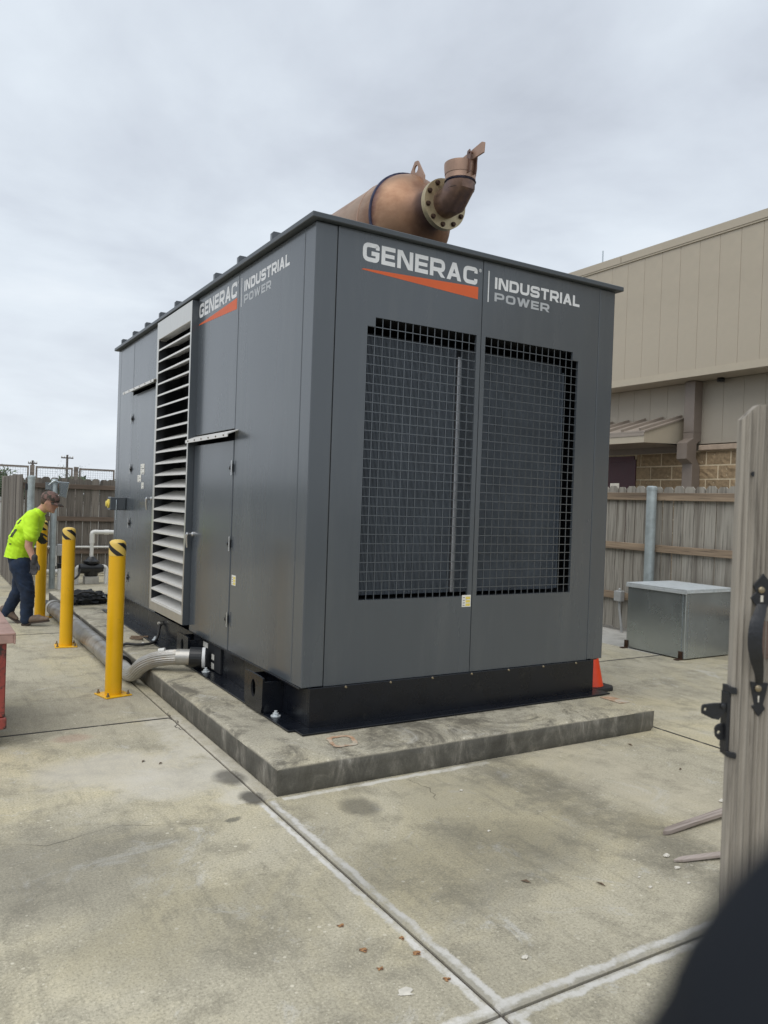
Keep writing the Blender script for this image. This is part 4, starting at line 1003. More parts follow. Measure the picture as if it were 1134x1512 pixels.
MB().tube([(-.02, 9.12, .0), (-.02, 9.12, .34)], .03, 12).build('conduit', M_pvc, bp2, smooth=True)
MB().box(-.055, .02, 9.09, 9.15, .34, .42).build('valve', M_blackp, bp2, bevel=.006)

# grease-trap style pump assembly with white plastic pipes
pu = thing('pump_filter', (.6, 9.85, 0), 'black pump body with white plastic pipes in front of the far fence', 'pump')
B(.49, .72, 9.75, 9.97, .001, .13).build('block_base', M_newslab, pu, bevel=.006)
m_ = MB(); m_.lathe([(.10, .132), (.115, .15), (.12, .30), (.10, .34), (.14, .36), (.14, .395), (.10, .41), (.05, .47)], (.605, 9.86, 0), (0, 0, 1), 20); m_.lathe([(.05, -.22), (.085, -.2), (.085, -.08), (.07, .0), (.085, .1), (.06, .19)], (.605, 9.80, .27), (1, 0, 0), 16)
m_.build('pump_body', M_blackp, pu, smooth=True)
m_ = MB(); m_.tube(bez([(.36, 9.82, .002), (.36, 9.82, .2), (.365, 9.82, .27), (.41, 9.82, .30), (.50, 9.82, .30)], 5), .034, 14); m_.build('inlet_pipe', M_pvc, pu, smooth=True)
m_ = MB(); m_.tube(bez([(.71, 9.82, .30), (.80, 9.82, .30), (.845, 9.82, .27), (.85, 9.82, .2), (.85, 9.82, .002)], 5), .034, 14); m_.build('outlet_pipe', M_pvc, pu, smooth=True)
m_ = MB(); m_.tube([(.605, 9.86, .45), (.605, 9.86, .82)], .032, 14); m_.tube([(.605, 9.86, .70), (.605, 9.86, .86)], .042, 14); m_.tube(bez([(.605, 9.86, .80), (.605, 9.86, .87), (.64, 9.86, .895), (.70, 9.86, .895)], 5), .038, 14); m_.tube([(.66, 9.86, .895), (1.9, 9.86, .90)], .036, 14); m_.tube([(.80, 9.86, .895), (.88, 9.86, .896)], .042, 14); m_.tube([(1.9, 9.86, .935), (1.9, 9.86, .002)], .036, 14)
m_.build('riser_pipe', M_pvc, pu, smooth=True)
MB().tube(bez([(.50, 9.80, .30), (.42, 9.74, .28), (.36, 9.68, .15), (.22, 9.66, .07), (.06, 9.7, .05)], 6), .016, 8).build('drain_hose', M_rubber, pu, smooth=True)
wp = thing('water_pipe', (.6, 11.5, 0), 'thin white water line strapped along the far fence above a low drain pipe', 'pipe')
MB().tube([(-.30, 11.865, .505), (5.0, 11.865, .51)], .021, 10).build('upper_line', M_pvc, wp, smooth=True)
MB().tube([(-.35, 11.2, .085), (5.0, 11.2, .085)], .05, 12).build('lower_line', M_pvc, wp, smooth=True)
for xx in (.32, .98): MB().tube([(xx, 11.86, .50), (xx, 11.84, .14)], .016, 8).build('drop_line', M_pvc, wp, smooth=True)

# ------------------------------------------------------------------ railing beyond the far fence
rl = thing('mesh_railing', (1.0, 16, 0), 'timber-framed wire mesh railing rising above the far fence', 'railing')
posts = [-1.3, .345, 1.33, 2.32, 3.3, 4.3]
for x in posts: B(x-.045, x+.045, 15.95, 16.05, 0, 2.20).build('post', M_rwood, rl)
for a, b_ in zip(posts, posts[1:]):
    m_ = MB(); xa, xb = a+.075, b_-.075
    m_.box(xa, xb, 15.98, 16.02, 2.13, 2.175); m_.box(xa, xb, 15.98, 16.02, 1.28, 1.32); m_.box(xa, xa+.035, 15.98, 16.02, 1.32, 2.13); m_.box(xb-.035, xb, 15.98, 16.02, 1.32, 2.13)
    f_ = m_.build('panel_frame', M_rwood, rl)
    m_ = MB(); x = xa+.05
    while x < xb-.04: m_.box(x-.002, x+.002, 15.999, 16.003, 1.32, 2.13); x += .055
    z = 1.35
    while z < 2.12: m_.box(xa+.035, xb-.035, 15.995, 15.9988, z-.002, z+.002); z += .055
    m_.build('wire_mesh', M_wire, f_)
# utility poles far off
up = thing('utility_pole', (11.1, 80, 0), 'distant utility pole with one crossarm, the taller one right of centre', 'utility pole')
def upole(par, x, y, h_, arm, aw):
    MB().tube([(x, y, -.02), (x, y, h_)], [.16, .10], 10).build('pole_shaft', M_polew, par)
    B(x-aw, x+aw, y-.06, y+.06, arm-.06, arm+.06).build('crossarm', M_polew, par)
    for k in (-1, -.5, .5, 1): MB().lathe([(.03, 0), (.05, .05), (.03, .14)], (x+k*aw*.9, y, arm+.062), (0, 0, 1), 8).build('insulator', M_chip, par)
upole(up, 11.1, 80, 5.4, 5.08, .58)
up2 = thing('utility_pole', (7.9, 80, 0), 'distant utility pole with a low crossarm, the shorter one at left', 'utility pole')
upole(up2, 7.9, 80, 4.65, 4.36, .42)
for k, (za, zb_) in enumerate(((5.15, 4.42), (5.15, 4.38))):
    pass

# vehicle seen past the gate leaf
vh = thing('parked_van', (-4.2, 19, 0), 'white van parked beyond the gate, only its tail showing past the gate boards', 'van')
m_ = MB(); m_.prism([(0, .35), (4.6, .35), (4.6, 1.0), (4.3, 1.15), (3.7, 1.95), (.1, 2.05), (0, 1.9)], (-.55, 18.2, 0), (-1, 0, 0), (0, 0, 1), (0, 1.8, 0)); m_.build('body', M_vanw, vh, bevel=.05, seg=2)
B(-2.6, -.75, 18.185, 18.199, 1.25, 1.75).build('window', M_glass, vh); B(-4.1, -2.75, 18.185, 18.199, 1.25, 1.7).build('window', M_glass, vh)
for x in (-1.4, -4.3):
    for yy in (18.15, 19.7):
        wv = MB().lathe([(.2, 0), (.33, .02), (.34, .1), (.33, .18), (.2, .2)], (x, yy, .335), (0, 1, 0), 20).build('wheel', M_rubber, vh)
        MB().lathe([(.19, -.012), (.19, .0)], (x, yy, .335), (0, 1, 0), 16).build('rim', M_alu, wv)
B(-.56, -.42, 18.25, 19.95, .36, .55).build('bumper', M_blackp, vh)
# tree beyond the gate, only its right-hand branches show
def tree(label, x, y, h_, rad, n, seed, name='yard_tree', grp=None):
    rnd = random.Random(seed); t_ = thing(name, (x, y, 0), label, 'tree', grp)
    m_ = MB(); m_.tube([(x, y, 0), (x+.05, y, h_*.3), (x-.05, y, h_*.55), (x, y, h_*.85)], [.13, .10, .07, .02], 10)
    tips = []
    for k in range(12):
        a = rnd.uniform(0, 6.28); b_ = rnd.uniform(.3, .7)*h_; e = Vector((x+math.cos(a)*rad*rnd.uniform(.6, 1), y+math.sin(a)*rad*rnd.uniform(.6, 1), b_+rnd.uniform(.1, .35)*h_))
        md = Vector((x, y, b_)).lerp(e, .5)+Vector((0, 0, .1)); m_.tube([(x, y, b_), md, e], [.04, .025, .008], 6); tips += [e, md]
    m_.build('trunk', M_bark, t_, smooth=True)
    c = MB()
    for k in range(n):
        p = rnd.choice(tips)+Vector((rnd.gauss(0, .28), rnd.gauss(0, .28), rnd.gauss(0, .22)))*rad*.6
        u = Vector((rnd.gauss(0, 1), rnd.gauss(0, 1), rnd.gauss(0, 1))).normalized(); v = u.orthogonal().normalized(); s_ = rnd.uniform(.03, .075)*max(1, rad*.7)
        c.add([p-u*s_, p+v*s_*.5, p+u*s_, p-v*s_*.5], [(0, 1, 2, 3)])
    cr_ = c.build('crown', M_leaf, t_, fix=False); return t_
tree('small leafy tree beyond the gate at the far left', -.35, 22, 2.75, .8, 1600, 4)
rnd = random.Random(11)
trs = []
for k in range(7):
    x = 9+k*3.1+rnd.uniform(-1, 1); lab = ['low bushy tree far off beyond the railing, leftmost of the row', 'low bushy tree far off, second from left beyond the railing', 'distant bushy tree below the taller utility pole', 'distant bushy tree right of the taller utility pole', 'distant bushy tree near the left edge of the generator', 'distant bushy tree hidden mostly by the generator', 'distant bushy tree farthest right behind the generator'][k]
    trs.append(tree(lab, x, 62+rnd.uniform(-4, 4), 3.0+rnd.uniform(-.3, .5), 1.3, 700, 20+k, 'bushy_tree', 'row of distant bushy trees'))
tl = MB(); rnd = random.Random(5)
for k in range(9000):
    a = rnd.uniform(R(-60), R(95)); d = rnd.uniform(150, 165); hh = 4.2+1.6*mnoise.noise(Vector((a*14, 0, 0)))+.8*mnoise.noise(Vector((a*60, 3, 0)))
    p = Vector((d*math.sin(a), d*math.cos(a), rnd.random()**.7*hh)); u = Vector((rnd.gauss(0, 1), rnd.gauss(0, 1), rnd.gauss(0, 1))).normalized(); v = u.orthogonal().normalized(); s_ = rnd.uniform(.5, 1.2)
    tl.add([p-u*s_, p+v*s_*.7, p+u*s_, p-v*s_*.7], [(0, 1, 2, 3)])
tag(tl.build('far_treeline', M_leaf, fix=False), 'far line of trees along the horizon', None, None, 'stuff')

# ------------------------------------------------------------------ building at right
bd = thing('metal_clad_building', (10, 2, 0), 'tan metal-clad building with deep upper overhang, awning and block base at right', 'building')
XU, XL = 8.0, 8.45
B(XL+.06, 14, -9, 14, 0, 5.6).build('core', M_siding2, bd)
B(XU+.05, XL+.06, -9, 14, 3.655, 5.62).build('overhang_core', M_siding2, bd)
# upper panels, each a sheet with a stepped edge
p0 = None; y = -8.9
sp = .3455; yy0 = 5.143
ys_ = [yy0+sp*k for k in range(-40, 26)]
p0 = MB().prism([(0, 0), (sp-.0095, 0), (sp-.006, .005), (sp-.006, .05), (-.004, .05), (-.004, .005)], (XU, 0, 3.755), (0, 1, 0), (1, 0, 0), (0, 0, 1.93)).build('wall_panel', M_siding, bd, origin=(XU, 0, 3.755))
for k, y in enumerate(ys_):
    loc = Vector((XU, y, 3.755))
    if k == 0: p0.location = loc-WL[bd.name]; WL[p0.name] = loc
    else: dup(p0, loc, bd)
B(XU-.012, XU+.05, -8.7, 13.9, 3.645, 3.752).build('drip_trim', M_trimtan, bd)
B(XU-.02, XU+.05, -8.7, 13.9, 5.688, 5.715).build('cornice_drip', M_trimtan, bd)
for a, b_ in ((-8.7, -2), (-1.99, 1.2), (1.21, 4.925), (4.935, 8.6), (8.61, 13.9)): B(XU-.03, XU+.4, a, b_, 5.716, 5.835).build('parapet_cap', M_siding, bd)
MB().tube([(XU+.2, 5.56, 5.83), (XU+.2, 5.56, 6.13)], .012, 6).build('lightning_rod', M_galv, bd)
B(XU+.0, XL-.01, -8.6, 13.8, 3.640, 3.6445).build('soffit', M_siding2, bd)
# recessed lower siding
lp = MB().prism([(0, 0), (.335, 0), (.341, .006), (.341, .05), (-.003, .05), (-.003, .006)], (XL, 0, 2.665), (0, 1, 0), (1, 0, 0), (0, 0, .972)).build('wall_panel', M_siding2, bd, origin=(XL, 0, 2.665))
for k in range(66):
    loc = Vector((XL, -8.8+.344*k, 2.665))
    if k == 0: lp.location = loc-WL[bd.name]; WL[lp.name] = loc
    else: dup(lp, loc, bd)
# masonry base
B(XL+.007, XL+.06, -8.6, 13.8, 0, 2.56).build('mortar_bed', M_mortar, bd)
bw, bh, mj = .425, .2165, .020
def block_mesh():
    m_ = MB(); nx, nz = 6, 4; rings = []
    V = []; F = []
    for j in range(nz+1):
        for i in range(nx+1):
            e = (i in (0, nx)) or (j in (0, nz))
            V.append((XL+(0.004 if e else -.012+.02*random.random()), i*(bw-mj)/nx, j*(bh-mj)/nz))
    for j in range(nz):
        for i in range(nx): a = j*(nx+1)+i; F.append((a, a+1, a+nx+2, a+nx+1))
    n = len(V); bb = [(XL+.04, 0, 0), (XL+.04, bw-mj, 0), (XL+.04, bw-mj, bh-mj), (XL+.04, 0, bh-mj)]
    V += bb; cs = [0, nx, (nx+1)*(nz+1)-1, (nx+1)*nz]
    bot = list(range(nx+1)); F.append([n, n+1]+bot[::-1]); topr = [(nx+1)*nz+i for i in range(nx+1)]; F.append(topr+[n+2, n+3])
    F.append([(nx+1)*j for j in range(nz+1)]+[n+3, n]); F.append([n+1, n+2]+[(nx+1)*j+nx for j in range(nz, -1, -1)])
    return m_.add(V, F)
protos = [block_mesh().build('block', M_block, bd, origin=(XL, 0, 0)) for _ in range(4)]
used = 0; cnt = 0
rest = MB()
for row in range(11, -1, -1):
    z = 2.330+.216-bh*1.0-(11-row)*bh
    y = -2.2+(.2125 if row % 2 else 0)-.03
    while y < 7.5:
        skip = y+bw > 4.885 and y < 6.2 and z < 2.40
        if z > .0 and not skip:
            if row >= 5:
                loc = Vector((XL, y, z+mj/2)); k = cnt % 4
                if used < 4: o_ = protos[used]; o_.location = loc-WL[bd.name]; WL[o_.name] = loc; used += 1
                else: dup(random.choice(protos), loc, bd)
                cnt += 1
            else: rest.box(XL, XL+.04, y, y+bw-mj, z+mj/2, z+bh-mj/2)
        elif z > 0 and y < 4.85: rest.box(XL-.004, XL+.04, y, 4.855, z+mj/2, z+bh-mj/2)
        y += bw
rb_ = rest.build('block_courses', M_block, bd); rb_['kind'] = 'stuff'
B(XL-.07, XL+.05, -8.6, 3.60, 2.555, 2.640).build('stone_ledge', M_ledge, bd, bevel=.012)
B(XL-.015, XL+.05, 3.80, 13.8, 2.545, 2.662).build('lintel_trim', M_downsp, bd)
dr = B(XL+.001, XL+.009, 4.90, 6.0, .0, 2.425).build('door', M_maroon, bd)
B(XL-.015, XL+.0095, 4.86, 4.90, .0, 2.46).build('door_jamb', M_maroon, bd); B(XL-.014, XL+.0095, 4.901, 6.0, 2.425, 2.52).build('door_head', M_maroon, bd)
# downspout with an offset kick over the ledge
m_ = MB()
def spout(path, w_=.19):
    pass
prof = [(0, 3.63), (-.19, 3.63), (-.19, 2.735), (-.33, 2.665), (-.33, 2.415), (-.22, 2.36), (-.19, 2.34), (-.19, .02), (0, .02), (0, 2.30), (-.07, 2.40), (-.10, 2.44), (-.10, 2.66), (0, 2.72)]
m_.prism(prof, (XL-.003, 3.60, 0), (1, 0, 0), (0, 0, 1), (0, .185, 0)); ds = m_.build('downspout', M_downsp, bd, bevel=.004)
B(XL-.2, XL-.001, 3.596, 3.789, 2.84, 2.852).build('spout_joint', M_downsp, ds)
# awning over the door
aw = MB(); ya, yb = 3.905, 7.0
aw.prism([(0, 3.105), (-.95, 2.82), (-.95, 2.795), (0, 3.08)], (XL-.002, ya-.02, 0), (1, 0, 0), (0, 0, 1), (0, yb-ya, 0)); awn = aw.build('awning', M_awn, bd)
m_ = MB(); m_.prism([(0, 3.078), (-.94, 2.793), (-.94, 2.64), (-.925, 2.64), (-.005, 2.675)], (XL-.002, ya, 0), (1, 0, 0), (0, 0, 1), (0, .02, 0)); m_.build('end_panel', M_trimtan, awn)
B(XL-.945, XL-.925, ya+.001, yb-.03, 2.64, 2.792).build('fascia', M_trimtan, awn)
B(XL-.955, XL-.9455, ya-.003, yb-.03, 2.745, 2.792).build('drip_edge', M_awn, awn)
B(XL-.924, XL-.004, ya+.021, yb-.04, 2.642, 2.65).build('underside', M_downsp, awn)
for k in range(9):
    y = ya+.06+k*.36; MB().obox((XL-.95, y, 2.8205), (.945, 0, .2835), (0, .035, 0), (-.012, 0, .04)).build('seam', M_awn, awn)
MB().lathe([(.05, 0), (.06, -.03), (.05, -.06)], (XL-.1, 3.22, 3.638), (0, 0, 1), 12).build('soffit_fitting', M_blackp, bd)

# ------------------------------------------------------------------ red cart at the left edge
rc = thing('rusty_cart', (-2.05, 1.4, 0), 'chipped red steel cart with a rusty top and black wheel at the left edge', 'cart')
B(-2.65, -1.545, .90, 1.95, .185, .665).build('body', M_red, rc, bevel=.006)
m_ = MB(); m_.box(-2.72, -1.50, .86, 2.0, .690, .702); m_.box(-1.512, -1.50, .86, 2.0, .635, .6895); m_.box(-2.72, -1.5125, .86, .872, .640, .6895); m_.box(-2.72, -1.513, 1.988, 2.0, .635, .6895)
m_.build('top_plate', M_redtop, rc, bevel=.003)
B(-2.66, -1.535, .885, 1.965, .115, .184).build('bottom_rail', M_red, rc, bevel=.006)
for (x, y) in ((-1.66, .96), (-1.66, 1.85), (-2.5, .96), (-2.5, 1.85)):
    w_ = MB(); w_.lathe([(.04, 0), (.075, .004), (.08, .02), (.08, .05), (.075, .066), (.04, .07)], (x-.035, y, .081), (1, 0, 0), 20); wh = w_.build('wheel', M_rubber, rc, smooth=True)
    MB().lathe([(.038, -.004), (.038, .074)], (x-.035, y, .081), (1, 0, 0), 14).build('hub', M_galv, wh)

# ------------------------------------------------------------------ scrap timber and litter
def stick(p, q, w_, h_, label):
    p, q = Vector(p), Vector(q); d = q-p; l_ = d.length; d.normalize(); s_ = Vector((d.y, -d.x, 0)).normalized()
    w2 = w_
    out_ = [(0, .25*w2), (.016, -.1*w2), (.030, -.55*w2), (.058, -.9*w2), (.35*l_, -1.0*w2), (l_, -.95*w2), (l_, .95*w2), (.6*l_, 1.02*w2), (.3*l_, .93*w2), (.045, .95*w2), (.020, .7*w2)]
    up_ = s_.cross(d); up_ = up_ if up_.z > 0 else -up_
    o_ = MB().prism(out_, p+Vector((0, 0, .002)), d, s_, up_*h_).build('timber_scrap', M_scrap, bevel=.0012); tag(o_, label, 'wood scrap', 'broken timber strips on the ground by the gate'); return o_
stick((1.10, -1.80, 0), (1.78, -1.80, .03), .021, .020, 'longer splintered grey timber strip, the one farther from the gate board foot')
stick((.905, -2.02, 0), (1.36, -2.17, .02), .017, .013, 'shorter splintered grey timber strip, nearer the camera by the gate board')
CH = ['pale chip by the tip of the shorter timber strip', 'flat pale chip just in front of the shorter timber strip', 'small pale chip left of the flat chip by the timber strips', 'pale chip halfway between the timber strips and the cross joint',
      'pale chip beyond the longer timber strip beside the gate board', 'pale chip just right of the diagonal joint near the crossing', 'tiny pale chip between the timber strips and the leaning bar', 'tiny pale chip closest to the front face of the plinth', 'tiny pale chip in the middle of the front slab',
      'tiny pale chip between the two timber strip tips', 'tiny pale chip left of the dry leaf on the front slab', 'tiny pale chip nearest the leaning bar', 'tiny pale chip right of the diagonal joint, above the other joint chip', 'tiny pale chip right of the worn dark track']
for k, (x, y, r_) in enumerate(((.922,-1.97,.016),(.865,-2.073,.014),(.647,-2.052,.006),(.616,-2.136,.009),(1.766,-1.657,.018),(-.193,-2.278,.012),(.794,-2.187,.008),(.56,-.9,.010),(.361,-1.39,.009))):
    o_ = lumpy((x, y, r_*.35+.001), (r_*1.1, r_*.7, r_*.4), k+.5, .5, n=6, flat=.001).build('concrete_chip', M_chip); tag(o_, CH[k], 'chip', 'pale chips scattered on the yard slab')
LF = ['dry brown leaf scrap in the middle of the front slab', 'dry leaf scrap on the right-hand slab beyond the gate latch', 'dry leaf scrap between the plinth and the longer timber strip', 'dark leaf scrap left of the plinth, the right one of a pair', 'dark leaf scrap left of the plinth, the left one of a pair', 'dry brown leaf scrap nearest the shorter timber strip']
for k, (x, y) in enumerate(((.18, -1.86), (2.1, -.72), (2.0, -1.2), (-.86, .3), (-.78, .22), (.45, -2.02))):
    r_ = .02+.006*random.random(); a = random.uniform(0, 6)
    o_ = MB().add([(x+r_*math.cos(a), y+r_*math.sin(a), .003), (x-r_*.3*math.sin(a), y+r_*.3*math.cos(a), .010), (x-r_*math.cos(a), y-r_*math.sin(a), .003), (x+r_*.3*math.sin(a), y-r_*.3*math.cos(a), .007)], [(0, 1, 2, 3)]).build('dead_leaf', M_leafd); tag(o_, LF[k], 'leaf', 'dry leaf scraps on the yard')

# ------------------------------------------------------------------ foreground gate board with handle and latch
fh = Vector((math.sin(yaw), math.cos(yaw), 0)); gu = Vector((math.cos(yaw), -math.sin(yaw), 0)); gn = -fh; gz = Vector((0, 0, 1))
GO = CAM+fh*1.45
gt = thing('wooden_gate', tuple(GO+gu*.8-Vector((0, 0, CAM.z))), 'weathered wooden gate edge board with black handle in the right foreground', 'gate')
def board(s0, s1, top, ear_l, ear_r):
    nr = 13; prof = [(s0, .022)]
    for k in range(nr*6+1):
        f = k/(nr*6); e = min(1, f*12, (1-f)*12)
        prof.append((s0+(s1-s0)*f, .0015*(1-e)*2+.0024*math.cos(f*nr*2*math.pi+1.3*math.sin(f*17))*e))
    prof.append((s1, .022))
    b_ = MB().prism(prof, GO-gz*1.52, gu, fh, gz*(1.52+top)).build('board', M_gatew, gt)
    bm = bmesh.new(); bm.from_mesh(b_.data); o_ = WL[b_.name]
    for sgn, s_e, ear in ((-1, s0, ear_l), (1, s1, ear_r)):
        co = GO+gu*s_e+gz*(top-ear)-o_; no = (gu*sgn+gz).normalized()
        r_ = bmesh.ops.bisect_plane(bm, geom=bm.verts[:]+bm.edges[:]+bm.faces[:], plane_co=co, plane_no=no, clear_outer=True)
        cut = [e for e in r_['geom_cut'] if isinstance(e, bmesh.types.BMEdge)]
        if cut: bmesh.ops.edgeloop_fill(bm, edges=cut)
    bmesh.ops.recalc_face_normals(bm, faces=bm.faces); bm.to_mesh(b_.data); bm.free(); return b_
board(.6605, .800, .208, .028, .028); board(.806, .945, .205, .028, .028)
for z in (-.16, -.62, -1.25): MB().obox(GO+gu*.705+gz*z+fh*.0225, gu*.235, gz*.09, fh*.038).build('rail', M_gatew, gt)
MB().prism([(math.cos(a*.5236)*.030+.7185, math.sin(a*.5236)*.036-.229) for a in range(12)], GO+gn*.0005, gu, gz, gn*.0012).build('knot', wood('knot wood', (.12, .085, .07), (.05, .035, .03)), gt)
MB().lathe([(.0045, 0), (.0045, .001)], GO+gu*.6834+gz*.079+gn*.0002, gn, 10).build('nail_hole', M_dark, gt)
# handle: two arrow-shaped plates and a bowed strap
hd = MB()
hd.prism([(.7081, -.105), (.7275, -.127), (.7195, -.139), (.7295, -.151), (.719, -.166), (.716, -.1715), (.6985, -.168), (.6859, -.1511), (.6961, -.1401), (.6905, -.128)], GO+gn*.0005, gu, gz, gn*.003)
hd2 = MB(); hd2.prism([(.6921, -.3075), (.726, -.3085), (.7178, -.3494), (.7221, -.3573), (.7094, -.3725), (.6952, -.3529), (.7004, -.350)], GO+gn*.0005, gu, gz, gn*.003)
handle = hd.build('handle', M_iron, gt, bevel=.0008); hd2.build('lower_plate', M_iron, handle, bevel=.0008)
ctl = [(.7075, -.163, .003), (.700, -.176, .013), (.689, -.192, .025), (.684, -.215, .031), (.6845, -.238, .031), (.691, -.262, .026), (.701, -.287, .015), (.709, -.308, .004)]
path = bez([GO+gu*a+gz*b_+gn*c for a, b_, c in ctl], 5); m_ = MB(); rings = []
wds = [.009, .0115, .013, .0135, .0135, .0125, .009, .006]
for i, p in enumerate(path):
    t_ = (path[min(i+1, len(path)-1)]-path[max(i-1, 0)]).normalized(); s_ = gu; nn = s_.cross(t_).normalized()
    wv = wds[min(i//5, 7)]*(1-(i % 5)/5)+wds[min(i//5+1, 7)]*((i % 5)/5)
    rings.append([p-s_*wv-nn*.0008, p-s_*wv*.5+nn*.0022, p+s_*wv*.5+nn*.0022, p+s_*wv-nn*.0008, p+s_*wv*.5-nn*.002, p-s_*wv*.5-nn*.002])
m_.ring(rings).build('grip', M_iron, handle, smooth=True)
for a, b_ in ((.7053, -.1358), (.7064, -.319)):
    MB().lathe([(.0062, 0), (.006, .0025), (.004, .004), (.0005, .0045)], GO+gu*a+gz*b_+gn*.0035, gn, 14).build('screw', M_screw, handle, smooth=True)
MB().prism([(.7045, -.146), (.7095, -.146), (.7095, -.158), (.7045, -.158)], GO+gn*.0037, gu, gz, gn*.0006).build('slot', M_chip, handle)
MB().prism([(.7065, -.333), (.7095, -.333), (.7088, -.345), (.7072, -.345)], GO+gn*.0037, gu, gz, gn*.0006).build('slot', M_chip, handle)
# latch on the board's edge
lt = MB(); lo = GO+fh*.004
lt.prism([(.6535, -.318), (.6685, -.3203), (.669, -.3324), (.6535, -.331)], GO+gn*.003, gu, gz, fh*.03)
lt.prism([(.653, -.4385), (.672, -.4422), (.6711, -.453), (.653, -.449)], GO+gn*.003, gu, gz, fh*.03)
lt.prism([(.6525, -.331), (.6585, -.331), (.6585, -.439), (.6525, -.439)], GO+fh*.0, gu, gz, fh*.028)
latch = lt.build('latch', M_iron, gt, bevel=.001)
plate_with_hole(lo, gu, gz, fh*.006, [(.6078, -.3600), (.6098, -.3555), (.6377, -.3509), (.641, -.344), (.6545, -.3416), (.6545, -.372), (.6479, -.3733), (.6415, -.374), (.6397, -.384), (.6360, -.385), (.6078, -.372)], (.6142, -.3640), .0033).build('latch_arm', M_iron, latch)
plate_with_hole(lo+fh*.0075, gu, gz, fh*.006, [(.6365, -.401), (.6415, -.394), (.6535, -.390), (.6535, -.4225), (.6444, -.4225), (.6385, -.4165)], (.6439, -.4083), .0036).build('latch_striker', M_iron, latch)
MB().lathe([(.0055, 0), (.005, .002), (.003, .003)], lo+gu*.646+gz*-.3565-fh*.001, gn, 12).build('rivet', M_iron, latch)

# dark bar leaning past the lens at the lower right
D = .078; sc_ = D/1150.8
def atpx(px, py, d): return CAM+FW*d+RT*((px-567)*d/1150.8)-UP*((py-756)*d/1150.8)
dirv = (atpx(947, 1530, D)-atpx(1150, 1243, D)).normalized()
cen = atpx(1052, 1392, D)+(RT*.818-UP*.576).normalized()*.0150
b_lo = cen+dirv*.30; b_hi = cen-dirv*.16
tgt = Vector((b_lo.x+dirv.x*.5, b_lo.y+dirv.y*.5, .003))
lb = MB(); lb.tube(bez([b_hi, cen-dirv*.03+(RT*.818-UP*.576)*.003, cen, cen+dirv*.04+(RT*.818-UP*.576)*.002, b_lo, b_lo.lerp(tgt, .5), tgt], 8), .0150, 20)
tag(lb.build('leaning_bar', M_barK, smooth=True), 'dark out-of-focus bar slanting across the lower right corner close to the lens', 'bar')

# ------------------------------------------------------------------ worker
PB = Vector((-.87, 5.62, 0)); pu_, pd = gu, fh          # lateral (to the right of the picture) and away
def Pp(s_, z, d=0): return PB+pu_*s_+pd*d+Vector((0, 0, z))
wk = thing('person', tuple(PB), 'person in lime yellow shirt, jeans and camouflage cap stooping forward mid-stride behind the bollards', 'person')
def cone_blob(m_, p, q, r0, r1, flat=1.0, n=16):
    """tapered round-ended limb; flat scales it along the viewing depth"""
    p, q = Vector(p), Vector(q); t_ = (q-p).normalized()
    a = pd-t_*pd.dot(t_); a = a.normalized() if a.length > .1 else pu_; b_ = t_.cross(a)
    rings = []; K = 6
    for k in range(K, 0, -1):
        an = math.pi/2*k/(K+.3); rings.append((p-t_*r0*math.sin(an), r0*math.cos(an)))
    for k in range(7): rings.append((p.lerp(q, k/6), r0+(r1-r0)*k/6))
    for k in range(1, K+1):
        an = math.pi/2*k/(K+.3); rings.append((q+t_*r1*math.sin(an), r1*math.cos(an)))
    m_.ring([[c+a*r_*flat*math.cos(j*2*math.pi/n)+b_*r_*math.sin(j*2*math.pi/n) for j in range(n)] for c, r_ in rings])
def remeshed(m_, name, mt, parent, vox, wr=0, wf=9, smooth_it=3):
    ob = m_.build(name, mt, parent)
    md = ob.modifiers.new('r', 'REMESH'); md.mode = 'VOXEL'; md.voxel_size = vox
    md2 = ob.modifiers.new('s', 'SMOOTH'); md2.iterations = smooth_it; md2.factor = .5
    dg = bpy.context.evaluated_depsgraph_get(); ev = ob.evaluated_get(dg); me = bpy.data.meshes.new_from_object(ev)
    ob.modifiers.clear(); ob.data = me
    if wr:
        fold = wf > 15
        me.calc_loop_triangles(); nr = [v.normal.copy() for v in me.vertices]
        for v, nn in zip(me.vertices, nr):
            p = v.co; k = mnoise.noise(Vector((p.x*wf+p.z*wf*.7, p.y*wf, p.z*wf*1.1)))+.5*mnoise.noise(Vector((p.x*wf*2, p.y*wf*2, p.z*wf*2.6)))
            if fold:
                q = p.z*.8+p.x*.55-p.y*.3; f_ = mnoise.noise(Vector((q*26, (p.x-p.z)*5, p.y*6))); k = k*.5+1.5*(abs(f_)*2-.6)*min(1, max(0, .5+mnoise.noise(p*6)))
            v.co = p+nn*k*wr
    me.polygons.foreach_set('use_smooth', [True]*len(me.polygons)); me.update()
    return ob
shR, shL = Pp(.060, 1.24, -.13), Pp(-.02, 1.265, .15)
elR, wrR = Pp(.062, .93, -.19), Pp(.138, .765, -.20)
elL, wrL = Pp(-.262, 1.165, .26), Pp(-.06, 1.06, .28)
hipR, hipL = Pp(-.085, .70, -.075), Pp(-.115, .70, .085)
knF, anF = Pp(.012, .40, -.07), Pp(.005, .10, -.06)
knB, anB = Pp(-.165, .385, .09), Pp(-.305, .125, .10)
neck0, neck1 = Pp(.075, 1.315, .02), Pp(.165, 1.395, .02)
headc = Pp(.200, 1.445, .015)
